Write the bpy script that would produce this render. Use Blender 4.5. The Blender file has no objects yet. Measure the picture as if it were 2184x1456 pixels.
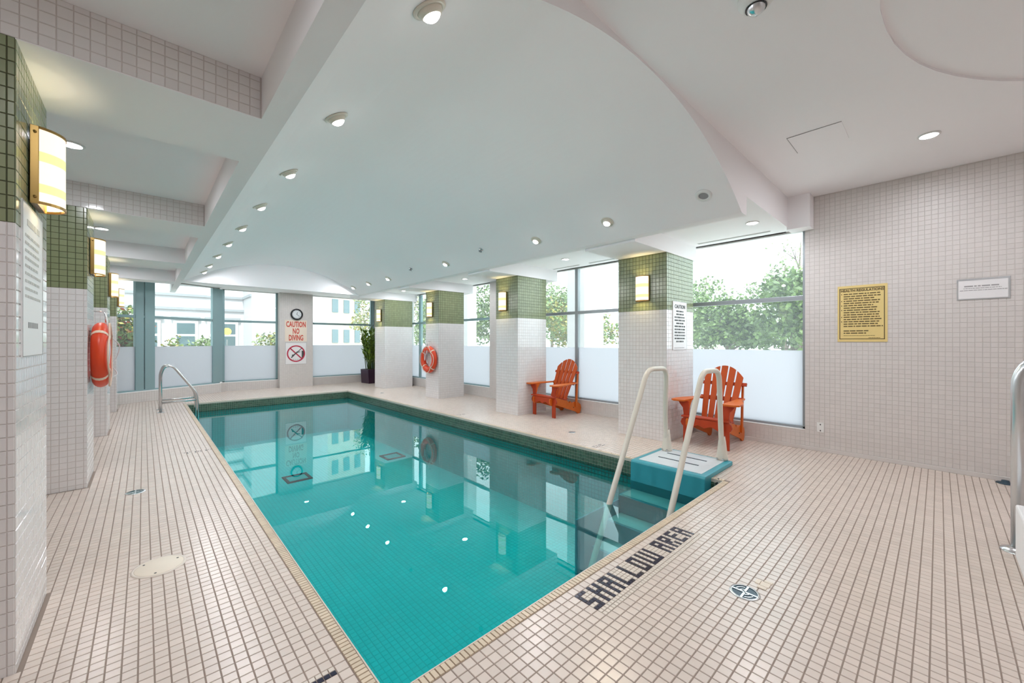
import bpy, bmesh, math, random
from mathutils import Vector, Matrix
random.seed(7)
S = bpy.context.scene
COL = S.collection

# ------------------------------------------------------------------ camera, sky, sun, exposure
CAM_H, FPX, YAW = 1.38, 846.0, math.radians(42.9)
SN, CS = math.sin(YAW), math.cos(YAW)
cd = bpy.data.cameras.new('camera'); cam = bpy.data.objects.new('camera', cd); COL.objects.link(cam)
cd.sensor_width = 36.0; cd.lens = FPX / 2184.0 * 36.0; cd.clip_start = 0.02; cd.clip_end = 500
cam.location = (0, 0, CAM_H); cam.rotation_euler = (math.pi / 2, 0, -YAW)
S.camera = cam
S.view_settings.view_transform = 'Standard'; S.view_settings.look = 'None'
S.view_settings.exposure = 0.88; S.view_settings.gamma = 1.0
try: S.view_settings.use_curve_mapping = False
except Exception: pass
w = bpy.data.worlds.new('sky'); S.world = w; w.use_nodes = True
bg = w.node_tree.nodes['Background']; bg.inputs[0].default_value = (0.86, 0.95, 1.0, 1); bg.inputs[1].default_value = 2.0
sl = bpy.data.lights.new('sun', 'SUN'); sl.energy = 3.0; sl.angle = math.radians(6); sl.color = (1.0, 0.96, 0.9)
so = bpy.data.objects.new('sun', sl); COL.objects.link(so)
so.rotation_euler = Vector((0.16, 0.62, -0.95)).to_track_quat('-Z', 'Y').to_euler()
so.location = (-20, -20, 40)
cy = S.cycles
cy.max_bounces = 9; cy.diffuse_bounces = 5; cy.glossy_bounces = 4; cy.transmission_bounces = 4; cy.transparent_max_bounces = 14
cy.sample_clamp_indirect = 4.0; cy.caustics_reflective = False; cy.caustics_refractive = False
LAMP_W = 5.9        # watts of one recessed downlight

# ------------------------------------------------------------------ helpers
def lin(r, g, b):
    f = lambda c: c / 12.92 if c <= 0.04045 else ((c + 0.055) / 1.055) ** 2.4
    return (f(r / 255), f(g / 255), f(b / 255), 1)
MATS = {}
def mat(name, color, rough=0.5, metal=0.0, spec=0.5, var=0.0, noise=0.0, nscale=6.0, bump=0.0, bscale=60.0, emit=None, estr=0.0, trans=0.0):
    m = bpy.data.materials.new(name); m.use_nodes = True; MATS[name] = m
    nt = m.node_tree; n = nt.nodes; l = nt.links; p = n['Principled BSDF']
    p.inputs['Base Color'].default_value = color if len(color) == 4 else (*color, 1)
    p.inputs['Roughness'].default_value = rough; p.inputs['Metallic'].default_value = metal
    p.inputs['Specular IOR Level'].default_value = spec
    if emit: p.inputs['Emission Color'].default_value = (*emit, 1); p.inputs['Emission Strength'].default_value = estr
    if var or noise:
        hsv = n.new('ShaderNodeHueSaturation'); hsv.inputs['Color'].default_value = p.inputs['Base Color'].default_value
        add = n.new('ShaderNodeMath'); add.operation = 'ADD'; add.inputs[0].default_value = 1.0 - var / 2 - noise / 2
        if var:
            g = n.new('ShaderNodeNewGeometry'); oi = n.new('ShaderNodeObjectInfo')
            a = n.new('ShaderNodeMath'); a.operation = 'ADD'; l.new(g.outputs['Random Per Island'], a.inputs[0]); l.new(oi.outputs['Random'], a.inputs[1])
            fr = n.new('ShaderNodeMath'); fr.operation = 'FRACT'; l.new(a.outputs[0], fr.inputs[0])
            mu = n.new('ShaderNodeMath'); mu.operation = 'MULTIPLY'; mu.inputs[1].default_value = var; l.new(fr.outputs[0], mu.inputs[0])
            l.new(mu.outputs[0], add.inputs[1])
        last = add
        if noise:
            ge = n.new('ShaderNodeNewGeometry'); nz = n.new('ShaderNodeTexNoise'); nz.inputs['Scale'].default_value = nscale; nz.inputs['Detail'].default_value = 5
            l.new(ge.outputs['Position'], nz.inputs['Vector'])
            ma = n.new('ShaderNodeMath'); ma.operation = 'MULTIPLY_ADD'; ma.inputs[1].default_value = noise
            l.new(nz.outputs['Fac'], ma.inputs[0]); l.new(add.outputs[0], ma.inputs[2]); last = ma
        l.new(last.outputs[0], hsv.inputs['Value']); l.new(hsv.outputs[0], p.inputs['Base Color'])
    if bump:
        ge = n.new('ShaderNodeNewGeometry'); nz = n.new('ShaderNodeTexNoise'); nz.inputs['Scale'].default_value = bscale
        l.new(ge.outputs['Position'], nz.inputs['Vector'])
        b = n.new('ShaderNodeBump'); b.inputs['Strength'].default_value = bump; b.inputs['Distance'].default_value = 0.002
        l.new(nz.outputs['Fac'], b.inputs['Height']); l.new(b.outputs[0], p.inputs['Normal'])
    return m

class MB:
    """collects shapes, then links them as ONE mesh object"""
    def __init__(s): s.v = []; s.f = []; s.m = []; s.mi = 0; s.sm = set()
    def quad(s, *pts):
        b = len(s.v); s.v += [tuple(p) for p in pts]; s.f.append(tuple(range(b, b + len(pts)))); s.m.append(s.mi); return s
    def box(s, x0, x1, y0, y1, z0, z1, M=None):
        b = len(s.v); P = [(x, y, z) for z in (z0, z1) for y in (y0, y1) for x in (x0, x1)]
        if M is not None: P = [tuple(M @ Vector(p)) for p in P]
        s.v += P
        for q in ((0, 2, 3, 1), (4, 5, 7, 6), (0, 1, 5, 4), (2, 6, 7, 3), (0, 4, 6, 2), (1, 3, 7, 5)):
            s.f.append(tuple(b + i for i in q)); s.m.append(s.mi)
        return s
    def prism(s, poly, axis, a0, a1, M=None):
        """poly: 2-D points extruded along axis ('x': poly in yz, 'y': xz, 'z': xy)"""
        def P(u, v, a): return {'x': (a, u, v), 'y': (u, a, v), 'z': (u, v, a)}[axis]
        b = len(s.v); n = len(poly)
        pts = [P(u, v, a0) for u, v in poly] + [P(u, v, a1) for u, v in poly]
        if M is not None: pts = [tuple(M @ Vector(p)) for p in pts]
        s.v += pts
        s.f.append(tuple(b + i for i in range(n))); s.m.append(s.mi)
        s.f.append(tuple(b + n + i for i in reversed(range(n)))); s.m.append(s.mi)
        for i in range(n):
            j = (i + 1) % n; s.f.append((b + i, b + n + i, b + n + j, b + j)); s.m.append(s.mi)
        return s
    def tube(s, path, r, seg=12, caps=True, rad=None):
        path = [Vector(p) for p in path]; n = len(path); b = len(s.v)
        t0 = (path[1] - path[0]).normalized(); up = Vector((0, 0, 1)) if abs(t0.z) < 0.9 else Vector((1, 0, 0))
        nrm = t0.cross(up).normalized()
        for i, p in enumerate(path):
            t = ((path[min(i + 1, n - 1)] - path[max(i - 1, 0)])).normalized()
            nrm = (nrm - t * nrm.dot(t)).normalized(); bi = t.cross(nrm)
            rr = rad[i] if rad else r
            for k in range(seg):
                a = 2 * math.pi * k / seg; s.v.append(tuple(p + (nrm * math.cos(a) + bi * math.sin(a)) * rr))
        for i in range(n - 1):
            for k in range(seg):
                k2 = (k + 1) % seg; s.sm.add(len(s.f))
                s.f.append((b + i * seg + k, b + i * seg + k2, b + (i + 1) * seg + k2, b + (i + 1) * seg + k)); s.m.append(s.mi)
        if caps:
            s.f.append(tuple(b + k for k in reversed(range(seg)))); s.m.append(s.mi)
            s.f.append(tuple(b + (n - 1) * seg + k for k in range(seg))); s.m.append(s.mi)
        return s
    def lathe(s, prof, c=(0, 0, 0), seg=24, M=None, a0=0.0, a1=2 * math.pi):
        """prof: (r, z) pairs around the z axis through c"""
        full = abs(a1 - a0 - 2 * math.pi) < 1e-6; b = len(s.v); n = len(prof); ns = seg if full else seg + 1
        for k in range(ns):
            a = a0 + (a1 - a0) * k / seg
            for r, z in prof:
                p = Vector((r * math.cos(a), r * math.sin(a), z))
                if M is not None: p = M @ p
                s.v.append((p.x + c[0], p.y + c[1], p.z + c[2]))
        for k in range(seg):
            k2 = (k + 1) % ns
            for i in range(n - 1):
                s.sm.add(len(s.f)); s.f.append((b + k * n + i, b + k2 * n + i, b + k2 * n + i + 1, b + k * n + i + 1)); s.m.append(s.mi)
        return s
    def build(s, name, mats, parent=None, smooth=False, bevel=0.0, weld=False):
        me = bpy.data.meshes.new(name); me.from_pydata(s.v, [], s.f)
        mats = mats if isinstance(mats, (list, tuple)) else [mats]
        for k in mats: me.materials.append(MATS[k])
        if len(mats) > 1: me.polygons.foreach_set('material_index', s.m)
        me.polygons.foreach_set('use_smooth', [smooth and (i in s.sm or not s.sm) for i in range(len(s.f))])
        if weld or len(s.f) < 4000:
            bm = bmesh.new(); bm.from_mesh(me)
            if weld: bmesh.ops.remove_doubles(bm, verts=bm.verts, dist=1e-5)
            if s.sm or weld: bmesh.ops.recalc_face_normals(bm, faces=bm.faces)
            bm.to_mesh(me); bm.free()
        me.update()
        o = bpy.data.objects.new(name, me); COL.objects.link(o)
        if parent is not None: o.parent = parent
        if bevel:
            md = o.modifiers.new('bevel', 'BEVEL'); md.width = bevel; md.segments = 2; md.limit_method = 'ANGLE'; md.angle_limit = math.radians(40)
        return o
def tag(o, label=None, cat=None, group=None, kind=None):
    if label: o['label'] = label
    if cat: o['category'] = cat
    if group: o['group'] = group
    if kind: o['kind'] = kind
    return o
def thing(name, label, cat, loc=(0, 0, 0), rz=0.0, group=None, kind=None):
    o = bpy.data.objects.new(name, None); COL.objects.link(o); o.empty_display_size = 0.1
    o.location = loc; o.rotation_euler = (0, 0, rz); return tag(o, label, cat, group, kind)
def copy_tree(o, parent=None):
    c = o.copy(); COL.objects.link(c)
    if parent is not None: c.parent = parent
    for ch in list(o.children): copy_tree(ch, c)
    return c
def fillet(pts, r, n=6):
    pts = [Vector(p) for p in pts]; out = [pts[0]]
    for i in range(1, len(pts) - 1):
        rr = r[i - 1] if isinstance(r, (list, tuple)) else r
        a, b, c = pts[i - 1], pts[i], pts[i + 1]
        p = b + (a - b).normalized() * min(rr, (a - b).length * .49); q = b + (c - b).normalized() * min(rr, (c - b).length * .49)
        for k in range(n + 1):
            t = k / n; out.append(p * (1 - t) ** 2 + b * 2 * t * (1 - t) + q * t * t)
    out.append(pts[-1]); return out
def proj(p):
    d = p[0] * SN + p[1] * CS
    if d < 0.1: return None
    return (1092 + FPX * (p[0] * CS - p[1] * SN) / d, 728 - FPX * (p[2] - CAM_H) / d)

TILE_MESH = {}
def tile_mesh(mkey, t):
    k = (mkey, t)
    if k not in TILE_MESH:
        e = 0.03
        v = [(-.5, -.5, 0), (.5, -.5, 0), (.5, .5, 0), (-.5, .5, 0), (-.5 + e, -.5 + e, t), (.5 - e, -.5 + e, t), (.5 - e, .5 - e, t), (-.5 + e, .5 - e, t)]
        f = [(4, 5, 6, 7), (0, 1, 5, 4), (1, 2, 6, 5), (2, 3, 7, 6), (3, 0, 4, 7)]
        me = bpy.data.meshes.new('tile'); me.from_pydata(v, [], f); me.materials.append(MATS[mkey]); TILE_MESH[k] = me
    return TILE_MESH[k]
def tile_field(parent, cells, O, u, v, n, t=0.003, joint=0.004, minpx=10.0, limit=300, vis=None, stuff_name='tile_field', vert_jit=0.0):
    """cells: (u0,u1,v0,v1,matkey) in the plane through O; the largest in view become parts 'tile', the rest one 'stuff' part"""
    O, u, v, n = Vector(O), Vector(u), Vector(v), Vector(n)
    if u.cross(v).dot(n) < 0:
        u, v = v, u; cells = [(c[2], c[3], c[0], c[1], c[4]) for c in cells]
    cand = []
    if limit:
        for i, (u0, u1, v0, v1, mk) in enumerate(cells):
            q = [proj(O + u * a + v * b) for a, b in ((u0, v0), (u1, v0), (u1, v1), (u0, v1))]
            if any(p is None for p in q): continue
            if not all(-20 < p[0] < 2204 and -20 < p[1] < 1476 for p in q): continue
            if vis and not all(vis(*p) for p in q): continue
            dx = max(p[0] for p in q) - min(p[0] for p in q); dy = max(p[1] for p in q) - min(p[1] for p in q)
            ar = abs(sum(q[k][0] * q[(k + 1) % 4][1] - q[(k + 1) % 4][0] * q[k][1] for k in range(4))) / 2
            if min(dx, dy) >= minpx: cand.append((ar, i))
        cand.sort(reverse=True); cand = cand[:limit]
    pick = {i for _, i in cand}
    R = Matrix((u, v, n)).transposed().to_4x4(); rot = R.to_euler()
    V, F, Mi = [], [], []; keys = []
    e = 0.0014
    for i, (u0, u1, v0, v1, mk) in enumerate(cells):
        a, b = u1 - u0 - joint, v1 - v0 - joint
        if a < 0.006 or b < 0.006: continue
        c = O + u * ((u0 + u1) / 2) + v * ((v0 + v1) / 2)
        if i in pick:
            o = bpy.data.objects.new('tile', tile_mesh(mk, t)); COL.objects.link(o)
            o.parent = parent; o.location = c; o.rotation_euler = rot; o.scale = (a, b, 1)
            continue
        if mk not in keys: keys.append(mk)
        mi = keys.index(mk); B = len(V)
        for (x, y, z) in ((-a / 2, -b / 2, 0), (a / 2, -b / 2, 0), (a / 2, b / 2, 0), (-a / 2, b / 2, 0), (-a / 2 + e, -b / 2 + e, t), (a / 2 - e, -b / 2 + e, t), (a / 2 - e, b / 2 - e, t), (-a / 2 + e, b / 2 - e, t)):
            V.append(tuple(c + u * x + v * y + n * z))
        for q in ((4, 5, 6, 7), (0, 1, 5, 4), (1, 2, 6, 5), (2, 3, 7, 6), (3, 0, 4, 7)):
            F.append(tuple(B + k for k in q)); Mi.append(mi)
    if V:
        me = bpy.data.meshes.new(stuff_name); me.from_pydata(V, [], F)
        for k in keys: me.materials.append(MATS[k])
        me.polygons.foreach_set('material_index', Mi); me.update()
        o = bpy.data.objects.new(stuff_name, me); COL.objects.link(o); o.parent = parent; o['kind'] = 'stuff'
def grid(U, V, pu, pv, mk, u_off=0.0, v_off=0.0, skip=None):
    """joint grid clipped to [0,U]x[0,V]; mk may be a function of the v centre"""
    def edges(L, p, o):
        e = [0.0]; x = o % p
        if x < 1e-4: x = p
        while x < L - 1e-4: e.append(x); x += p
        e.append(L); return e
    out = []
    eu, ev = edges(U, pu, u_off), edges(V, pv, v_off)
    for j in range(len(ev) - 1):
        for i in range(len(eu) - 1):
            if skip and skip((eu[i] + eu[i + 1]) / 2, (ev[j] + ev[j + 1]) / 2): continue
            out.append((eu[i], eu[i + 1], ev[j], ev[j + 1], mk((ev[j] + ev[j + 1]) / 2) if callable(mk) else mk))
    return out
def text(body, size, mkey, parent, loc, rot, align='CENTER', name='lettering', ext=0.0006, xs=1.0, bold=0.0):
    c = bpy.data.curves.new(name, 'FONT'); c.body = body; c.size = size; c.extrude = ext; c.align_x = align; c.align_y = 'CENTER'; c.offset = bold
    c.resolution_u = 2
    tmp = bpy.data.objects.new('tmp', c); COL.objects.link(tmp); dg = bpy.context.evaluated_depsgraph_get(); me = bpy.data.meshes.new_from_object(tmp.evaluated_get(dg)); me.name = name
    bpy.data.objects.remove(tmp); bpy.data.curves.remove(c)
    o = bpy.data.objects.new(name, me); COL.objects.link(o); me.materials.clear(); me.materials.append(MATS[mkey])
    o.location = loc; o.rotation_euler = rot; o.scale = (xs, 1, 1); o.parent = parent; return o

# ------------------------------------------------------------------ materials
mat('floor_tile', (0.69, 0.59, 0.52), rough=0.26, spec=0.6, var=0.10)
mat('floor_grout', (0.19, 0.15, 0.125), rough=0.9, noise=0.25, nscale=3)
mat('wall_tile', (0.68, 0.645, 0.62), rough=0.42, var=0.05)
mat('wall_grout', (0.60, 0.56, 0.53), rough=0.9)
mat('column_tile', (0.80, 0.775, 0.77), rough=0.09, spec=0.9, var=0.05)
mat('column_grout', (0.60, 0.55, 0.53), rough=0.9)
mat('green_tile', (0.25, 0.285, 0.16), rough=0.2, spec=0.8, var=0.14)
mat('green_grout', (0.07, 0.075, 0.04), rough=0.9)
mat('coping_tile', (0.66, 0.54, 0.40), rough=0.35, var=0.16)
mat('band_tile', (0.075, 0.13, 0.085), rough=0.12, var=0.5)
mat('band_grout', (0.42, 0.45, 0.38), rough=0.8)
mat('navy_tile', (0.022, 0.02, 0.045), rough=0.18, var=0.3)
mat('mosaic_light', (0.70, 0.62, 0.54), rough=0.3, var=0.12)
mat('basin_tile', (0.008, 0.69, 0.69), rough=0.6, spec=0.0, var=0.05)
mat('basin_grout', (0.006, 0.55, 0.55), rough=0.6, spec=0.0)
mat('ceiling_paint', (0.945, 0.925, 0.94), rough=0.75)
mat('white_paint', (0.88, 0.875, 0.87), rough=0.55)
mat('frame_metal', (0.27, 0.40, 0.42), rough=0.35, metal=0.2)
mat('frame_grey', (0.33, 0.36, 0.38), rough=0.35, metal=0.4)
mat('steel', (0.62, 0.63, 0.64), rough=0.2, metal=1.0)
mat('steel_pale', (0.72, 0.75, 0.77), rough=0.28, metal=1.0)
mat('brass', (0.42, 0.27, 0.09), rough=0.32, metal=0.85)
mat('dark_bronze', (0.09, 0.05, 0.03), rough=0.4, metal=0.5)
mat('ring_orange', (0.75, 0.06, 0.012), rough=0.38, bump=0.15)
mat('rope_cream', (0.80, 0.62, 0.50), rough=0.8)
mat('rope_white', (0.72, 0.72, 0.74), rough=0.8)
mat('black_plastic', (0.015, 0.015, 0.018), rough=0.35)
mat('white_plastic', (0.82, 0.82, 0.80), rough=0.35)
mat('grey_plastic', (0.30, 0.30, 0.31), rough=0.5)
mat('cream_tube', (0.74, 0.69, 0.60), rough=0.3)
mat('step_blue', (0.03, 0.23, 0.28), rough=0.3, noise=0.15, nscale=5)
mat('step_pad', (0.44, 0.48, 0.50), rough=0.3, noise=0.3, nscale=7)
mat('step_wet', (0.22, 0.40, 0.40), rough=0.6, noise=0.3, nscale=7)
mat('chair_front_shaded', (0.31, 0.034, 0.008), rough=0.42, spec=0.35, noise=0.5, nscale=9)  # chair stain with the shade of the backlit front put into the colour
mat('chair_back_half_lit', (0.36, 0.055, 0.008), rough=0.42, spec=0.35, noise=0.5, nscale=9)  # same stain in a half-lit tone for the back slats
mat('chair_side_lit', (0.44, 0.095, 0.011), rough=0.42, spec=0.35, noise=0.5, nscale=9)  # same stain lightened as if lit from the side
mat('planter', (0.035, 0.010, 0.030), rough=0.35)
mat('soil', (0.03, 0.02, 0.015), rough=0.95)
mat('stem', (0.10, 0.16, 0.035), rough=0.5)
mat('plant_leaf', (0.17, 0.27, 0.035), rough=0.35, var=0.9)
mat('sign_yellow', (0.80, 0.62, 0.25), rough=0.45)
mat('sign_white', (0.84, 0.83, 0.83), rough=0.4)
mat('sign_cream', (0.84, 0.72, 0.60), rough=0.4)
mat('ink_brown', (0.12, 0.085, 0.03), rough=0.6)
mat('ink_dark', (0.06, 0.06, 0.06), rough=0.6)
mat('ink_grey', (0.36, 0.35, 0.35), rough=0.6)
mat('ink_faint', (0.58, 0.57, 0.55), rough=0.6)
mat('ink_red', (0.62, 0.055, 0.03), rough=0.5)
mat('ink_crimson', (0.50, 0.02, 0.06), rough=0.5)
mat('drain_green', (0.06, 0.13, 0.14), rough=0.35, metal=0.3)
mat('drain_blue', (0.03, 0.06, 0.085), rough=0.35, metal=0.3)
mat('drain_frame', (0.006, 0.05, 0.06), rough=0.6, spec=0.0)
mat('cover_tan', (0.52, 0.46, 0.38), rough=0.5, noise=0.2)
mat('clock_face', (0.75, 0.78, 0.80), rough=0.3)
mat('shade', (0.9, 0.8, 0.6), rough=0.4, emit=(1.0, 0.90, 0.74), estr=.52)
mat('shade_band', (0.8, 0.8, 0.3), rough=0.4, emit=(0.86, 0.84, 0.36), estr=.48)
mat('lamp_glass', (1, 1, 1), rough=0.3, emit=(1.0, 0.97, 0.92), estr=9.0)
mat('lamp_trim', (0.75, 0.70, 0.60), rough=0.35)
mat('bark', (0.15, 0.115, 0.09), rough=0.9)
mat('leaf_deep', (0.075, 0.125, 0.03), rough=0.5, var=0.7)
mat('leaf_mid', (0.125, 0.20, 0.045), rough=0.5, var=0.6)
mat('leaf_pale', (0.21, 0.27, 0.125), rough=0.55, var=0.5)  # green lightened to put haze and glare into the leaf colour
mat('leaf_gold', (0.26, 0.23, 0.04), rough=0.5, var=0.6)
mat('flower_red', (0.34, 0.06, 0.02), rough=0.5, var=0.5)
mat('facade', (0.54, 0.52, 0.53), rough=0.8)
mat('facade_band', (0.30, 0.31, 0.33), rough=0.8)
mat('facade_far', (0.42, 0.37, 0.31), rough=0.8)
mat('far_glass', (0.10, 0.15, 0.165), rough=0.08)
mat('ground', (0.72, 0.72, 0.70), rough=0.9)  # pale tone chosen to bounce daylight up to the ceilings
mat('disc_glow', (0.9, 0.85, 0.1), rough=0.4, emit=(0.95, 0.9, 0.1), estr=0.8)  # yellow of the sign disc, made to glow by emission

def shader(name):
    m = bpy.data.materials.new(name); m.use_nodes = True; MATS[name] = m
    m.node_tree.nodes.clear(); return m.node_tree
nt = shader('clear_glass'); n = nt.nodes; l = nt.links
o = n.new('ShaderNodeOutputMaterial'); mx = n.new('ShaderNodeMixShader'); tr = n.new('ShaderNodeBsdfTransparent'); gl = n.new('ShaderNodeBsdfGlossy'); fr = n.new('ShaderNodeFresnel')
gb = n.new('ShaderNodeNewGeometry'); mi_ = n.new('ShaderNodeMath'); mi_.operation = 'MULTIPLY_ADD'; mi_.inputs[1].default_value = 1 / 1.3 - 1.3; mi_.inputs[2].default_value = 1.3; l.new(gb.outputs['Backfacing'], mi_.inputs[0]); l.new(mi_.outputs[0], fr.inputs[0]); tr.inputs[0].default_value = (0.93, 0.98, 0.975, 1); gl.inputs['Roughness'].default_value = 0.0
dt = n.new('ShaderNodeBsdfTranslucent'); dt.inputs[0].default_value = (.9, .97, 1, 1); m2 = n.new('ShaderNodeMixShader'); m2.inputs[0].default_value = .045  # small translucent share lays a haze of glare over the outside view
l.new(tr.outputs[0], m2.inputs[1]); l.new(dt.outputs[0], m2.inputs[2])
l.new(fr.outputs[0], mx.inputs[0]); l.new(m2.outputs[0], mx.inputs[1]); l.new(gl.outputs[0], mx.inputs[2]); l.new(mx.outputs[0], o.inputs[0])
nt = shader('frosted_glass'); n = nt.nodes; l = nt.links
o = n.new('ShaderNodeOutputMaterial'); mx = n.new('ShaderNodeMixShader'); tl = n.new('ShaderNodeBsdfTranslucent'); df = n.new('ShaderNodeBsdfDiffuse')
tl.inputs[0].default_value = (0.66, 0.685, 0.715, 1); df.inputs[0].default_value = (0.85, 0.89, 0.92, 1); mx.inputs[0].default_value = 0.25
l.new(tl.outputs[0], mx.inputs[1]); l.new(df.outputs[0], mx.inputs[2]); l.new(mx.outputs[0], o.inputs[0])
nt = shader('water'); n = nt.nodes; l = nt.links
o = n.new('ShaderNodeOutputMaterial'); mx = n.new('ShaderNodeMixShader'); tr = n.new('ShaderNodeBsdfTransparent'); gl = n.new('ShaderNodeBsdfGlossy'); fr = n.new('ShaderNodeFresnel')
fr.inputs[0].default_value = 1.46; tr.inputs[0].default_value = (0.55, 0.97, 0.975, 1); gl.inputs['Roughness'].default_value = 0.0; gl.inputs[0].default_value = (0.86, 1, 1, 1)
ge = n.new('ShaderNodeNewGeometry'); nz = n.new('ShaderNodeTexNoise'); nz.inputs['Scale'].default_value = 2.2; nz.inputs['Detail'].default_value = 1.0
bp = n.new('ShaderNodeBump'); bp.inputs['Strength'].default_value = 0.12; bp.inputs['Distance'].default_value = 0.004
l.new(ge.outputs['Position'], nz.inputs['Vector']); l.new(nz.outputs['Fac'], bp.inputs['Height']); l.new(bp.outputs[0], gl.inputs['Normal'])
l.new(fr.outputs[0], mx.inputs[0]); l.new(tr.outputs[0], mx.inputs[1]); l.new(gl.outputs[0], mx.inputs[2]); l.new(mx.outputs[0], o.inputs[0])

# ------------------------------------------------------------------ dimensions (metres)
P = 0.0507; FX0, FY0 = -0.017, 0.0264
PX0, PX1 = FX0 + 14 * P, FX0 + 83 * P          # pool 0.693 .. 4.191
PY0, PY1 = FY0 + 28 * P, FY0 + 222 * P         # pool 1.446 .. 11.282
WATER = -0.18; BASIN = -1.05
XR = 6.22; XL = -1.7; YB = -3.4; YF = 13.45
ZB = 2.64; ZCL = 2.87; ZCR = 2.83; ZN = 3.21
YV0, YV1 = 1.31, 10.8
XA0, XA1 = 0.602, 4.28                          # springing of the vault
XC0, XC1 = 0.49, 4.42                           # outer sides of the long beams
RC = [(2.54, 3.29), (5.33, 5.95), (8.17, 8.76), (11.02, 11.7)]     # right columns, y range
LC = [(2.61, 3.32), (5.47, 6.12), (8.3, 8.92), (10.98, 11.42)]     # left columns, y range
RX = [(5.25, 6.11), (5.10, 5.88), (5.19, 5.93), (5.17, 6.06)]       # right columns, x range
XLC = -0.39
ANG0, ANG1 = (1.55, 13.28), (-1.72, 11.40)      # angled part of the far wall
def inside(x, y):
    if x < 1.55:
        t = (x - ANG1[0]) / (ANG0[0] - ANG1[0]); return y < ANG1[1] + t * (ANG0[1] - ANG1[1])
    return y < YF

# ------------------------------------------------------------------ floor
fb = MB()
fb.box(XL, PX0, YB, YF, -0.3, 0); fb.box(PX1, XR + .1, YB, YF, -0.3, 0)
fb.box(PX0, PX1, YB, PY0, -0.3, 0); fb.box(PX0, PX1, PY1, YF, -0.3, 0)
floor = tag(fb.build('floor', 'floor_grout'), 'pool deck floor of small square beige tiles with dark joints', 'floor', kind='structure')
MOS = (34, 58, 22, 26)           # mosaic lettering strip in tile cells (x0,x1,y0,y1)
cells = []
i0, i1 = math.floor((XL - FX0) / P), math.ceil((XR - FX0) / P); j0, j1 = math.floor((YB - FY0) / P), math.ceil((YF - FY0) / P)
for i in range(i0, i1):
    for j in range(j0, j1):
        if 13 <= i < 84 and 27 <= j < 223: continue
        if MOS[0] <= i < MOS[1] and MOS[2] <= j < MOS[3]: continue
        if 9 <= i < 12 and j == 33: continue
        x, y = FX0 + (i + .5) * P, FY0 + (j + .5) * P
        if not inside(x, y) or x > XR or x < XL: continue
        if any(u0 < x < u1 and a < y < b for (a, b), (u0, u1) in zip(RC, RX)) or any(x < XLC and a < y < b for a, b in LC): continue
        cells.append((i * P, (i + 1) * P, j * P, (j + 1) * P, 'floor_tile'))
tile_field(floor, cells, (FX0, FY0, 0), (1, 0, 0), (0, 1, 0), (0, 0, 1), t=0.0025, joint=0.0043)

# pool coping: ribbed half tiles round the edge
cop = thing('pool_coping', 'tan ribbed edging tiles round the rim of the pool', 'pool edge', kind='structure')
cells = []
for k in range(int(69 * 2) + 2):
    a = FX0 + 13 * P + k * P / 2
    for b in (FY0 + 27 * P, PY1): cells.append((a, a + P / 2, b, b + P, 'coping_tile'))
for k in range(194 * 2):
    a = PY0 + k * P / 2
    for b in (PX0 - P, PX1): cells.append((b, b + P, a, a + P / 2, 'coping_tile'))
tile_field(cop, cells, (0, 0, 0), (1, 0, 0), (0, 1, 0), (0, 0, 1), t=0.006, joint=0.0045, minpx=8)
e = MB()
for x in (PX0, PX1):
    s_ = 1 if x == PX0 else -1
    e.box(min(x, x + s_ * .006), max(x, x + s_ * .006), PY0, PY1, -0.03, 0.004)
for y in (PY0, PY1):
    s_ = 1 if y == PY0 else -1
    e.box(PX0, PX1, min(y, y + s_ * .006), max(y, y + s_ * .006), -0.03, 0.004)
e.build('nosing', 'mosaic_light', cop)

# basin
bs = MB()
bs.box(PX0 - .1, PX1 + .1, PY0 - .1, PY1 + .1, BASIN - .1, BASIN)
bs.box(PX0 - .1, PX0, PY0 - .1, PY1 + .1, BASIN, -0.001); bs.box(PX1, PX1 + .1, PY0 - .1, PY1 + .1, BASIN, -0.001)
bs.box(PX0, PX1, PY0 - .1, PY0, BASIN, -0.001); bs.box(PX0, PX1, PY1, PY1 + .1, BASIN, -0.001)
basin = tag(bs.build('pool_basin', 'basin_grout'), 'rectangular sunken swimming pool basin lined with turquoise tiles', 'pool', kind='structure')
tile_field(basin, grid(PX1 - PX0, PY1 - PY0, P, P, 'basin_tile'), (PX0, PY0, BASIN), (1, 0, 0), (0, 1, 0), (0, 0, 1), t=0.002, joint=0.005, limit=300, minpx=10)
for O_, u_, L_, n_ in (((PX0, PY1, BASIN), (1, 0, 0), PX1 - PX0, (0, -1, 0)), ((PX1, PY0, BASIN), (0, 1, 0), PY1 - PY0, (-1, 0, 0)), ((PX0, PY0, BASIN), (0, 1, 0), PY1 - PY0, (1, 0, 0)), ((PX0, PY0, BASIN), (1, 0, 0), PX1 - PX0, (0, 1, 0))):
    tile_field(basin, grid(L_, WATER - BASIN, P, P, 'basin_tile'), O_, u_, (0, 0, 1), n_, t=0.002, joint=0.005, limit=0)
band = thing('waterline_band', 'dark green mosaic band along the pool waterline', 'tile band', kind='structure')
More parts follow.
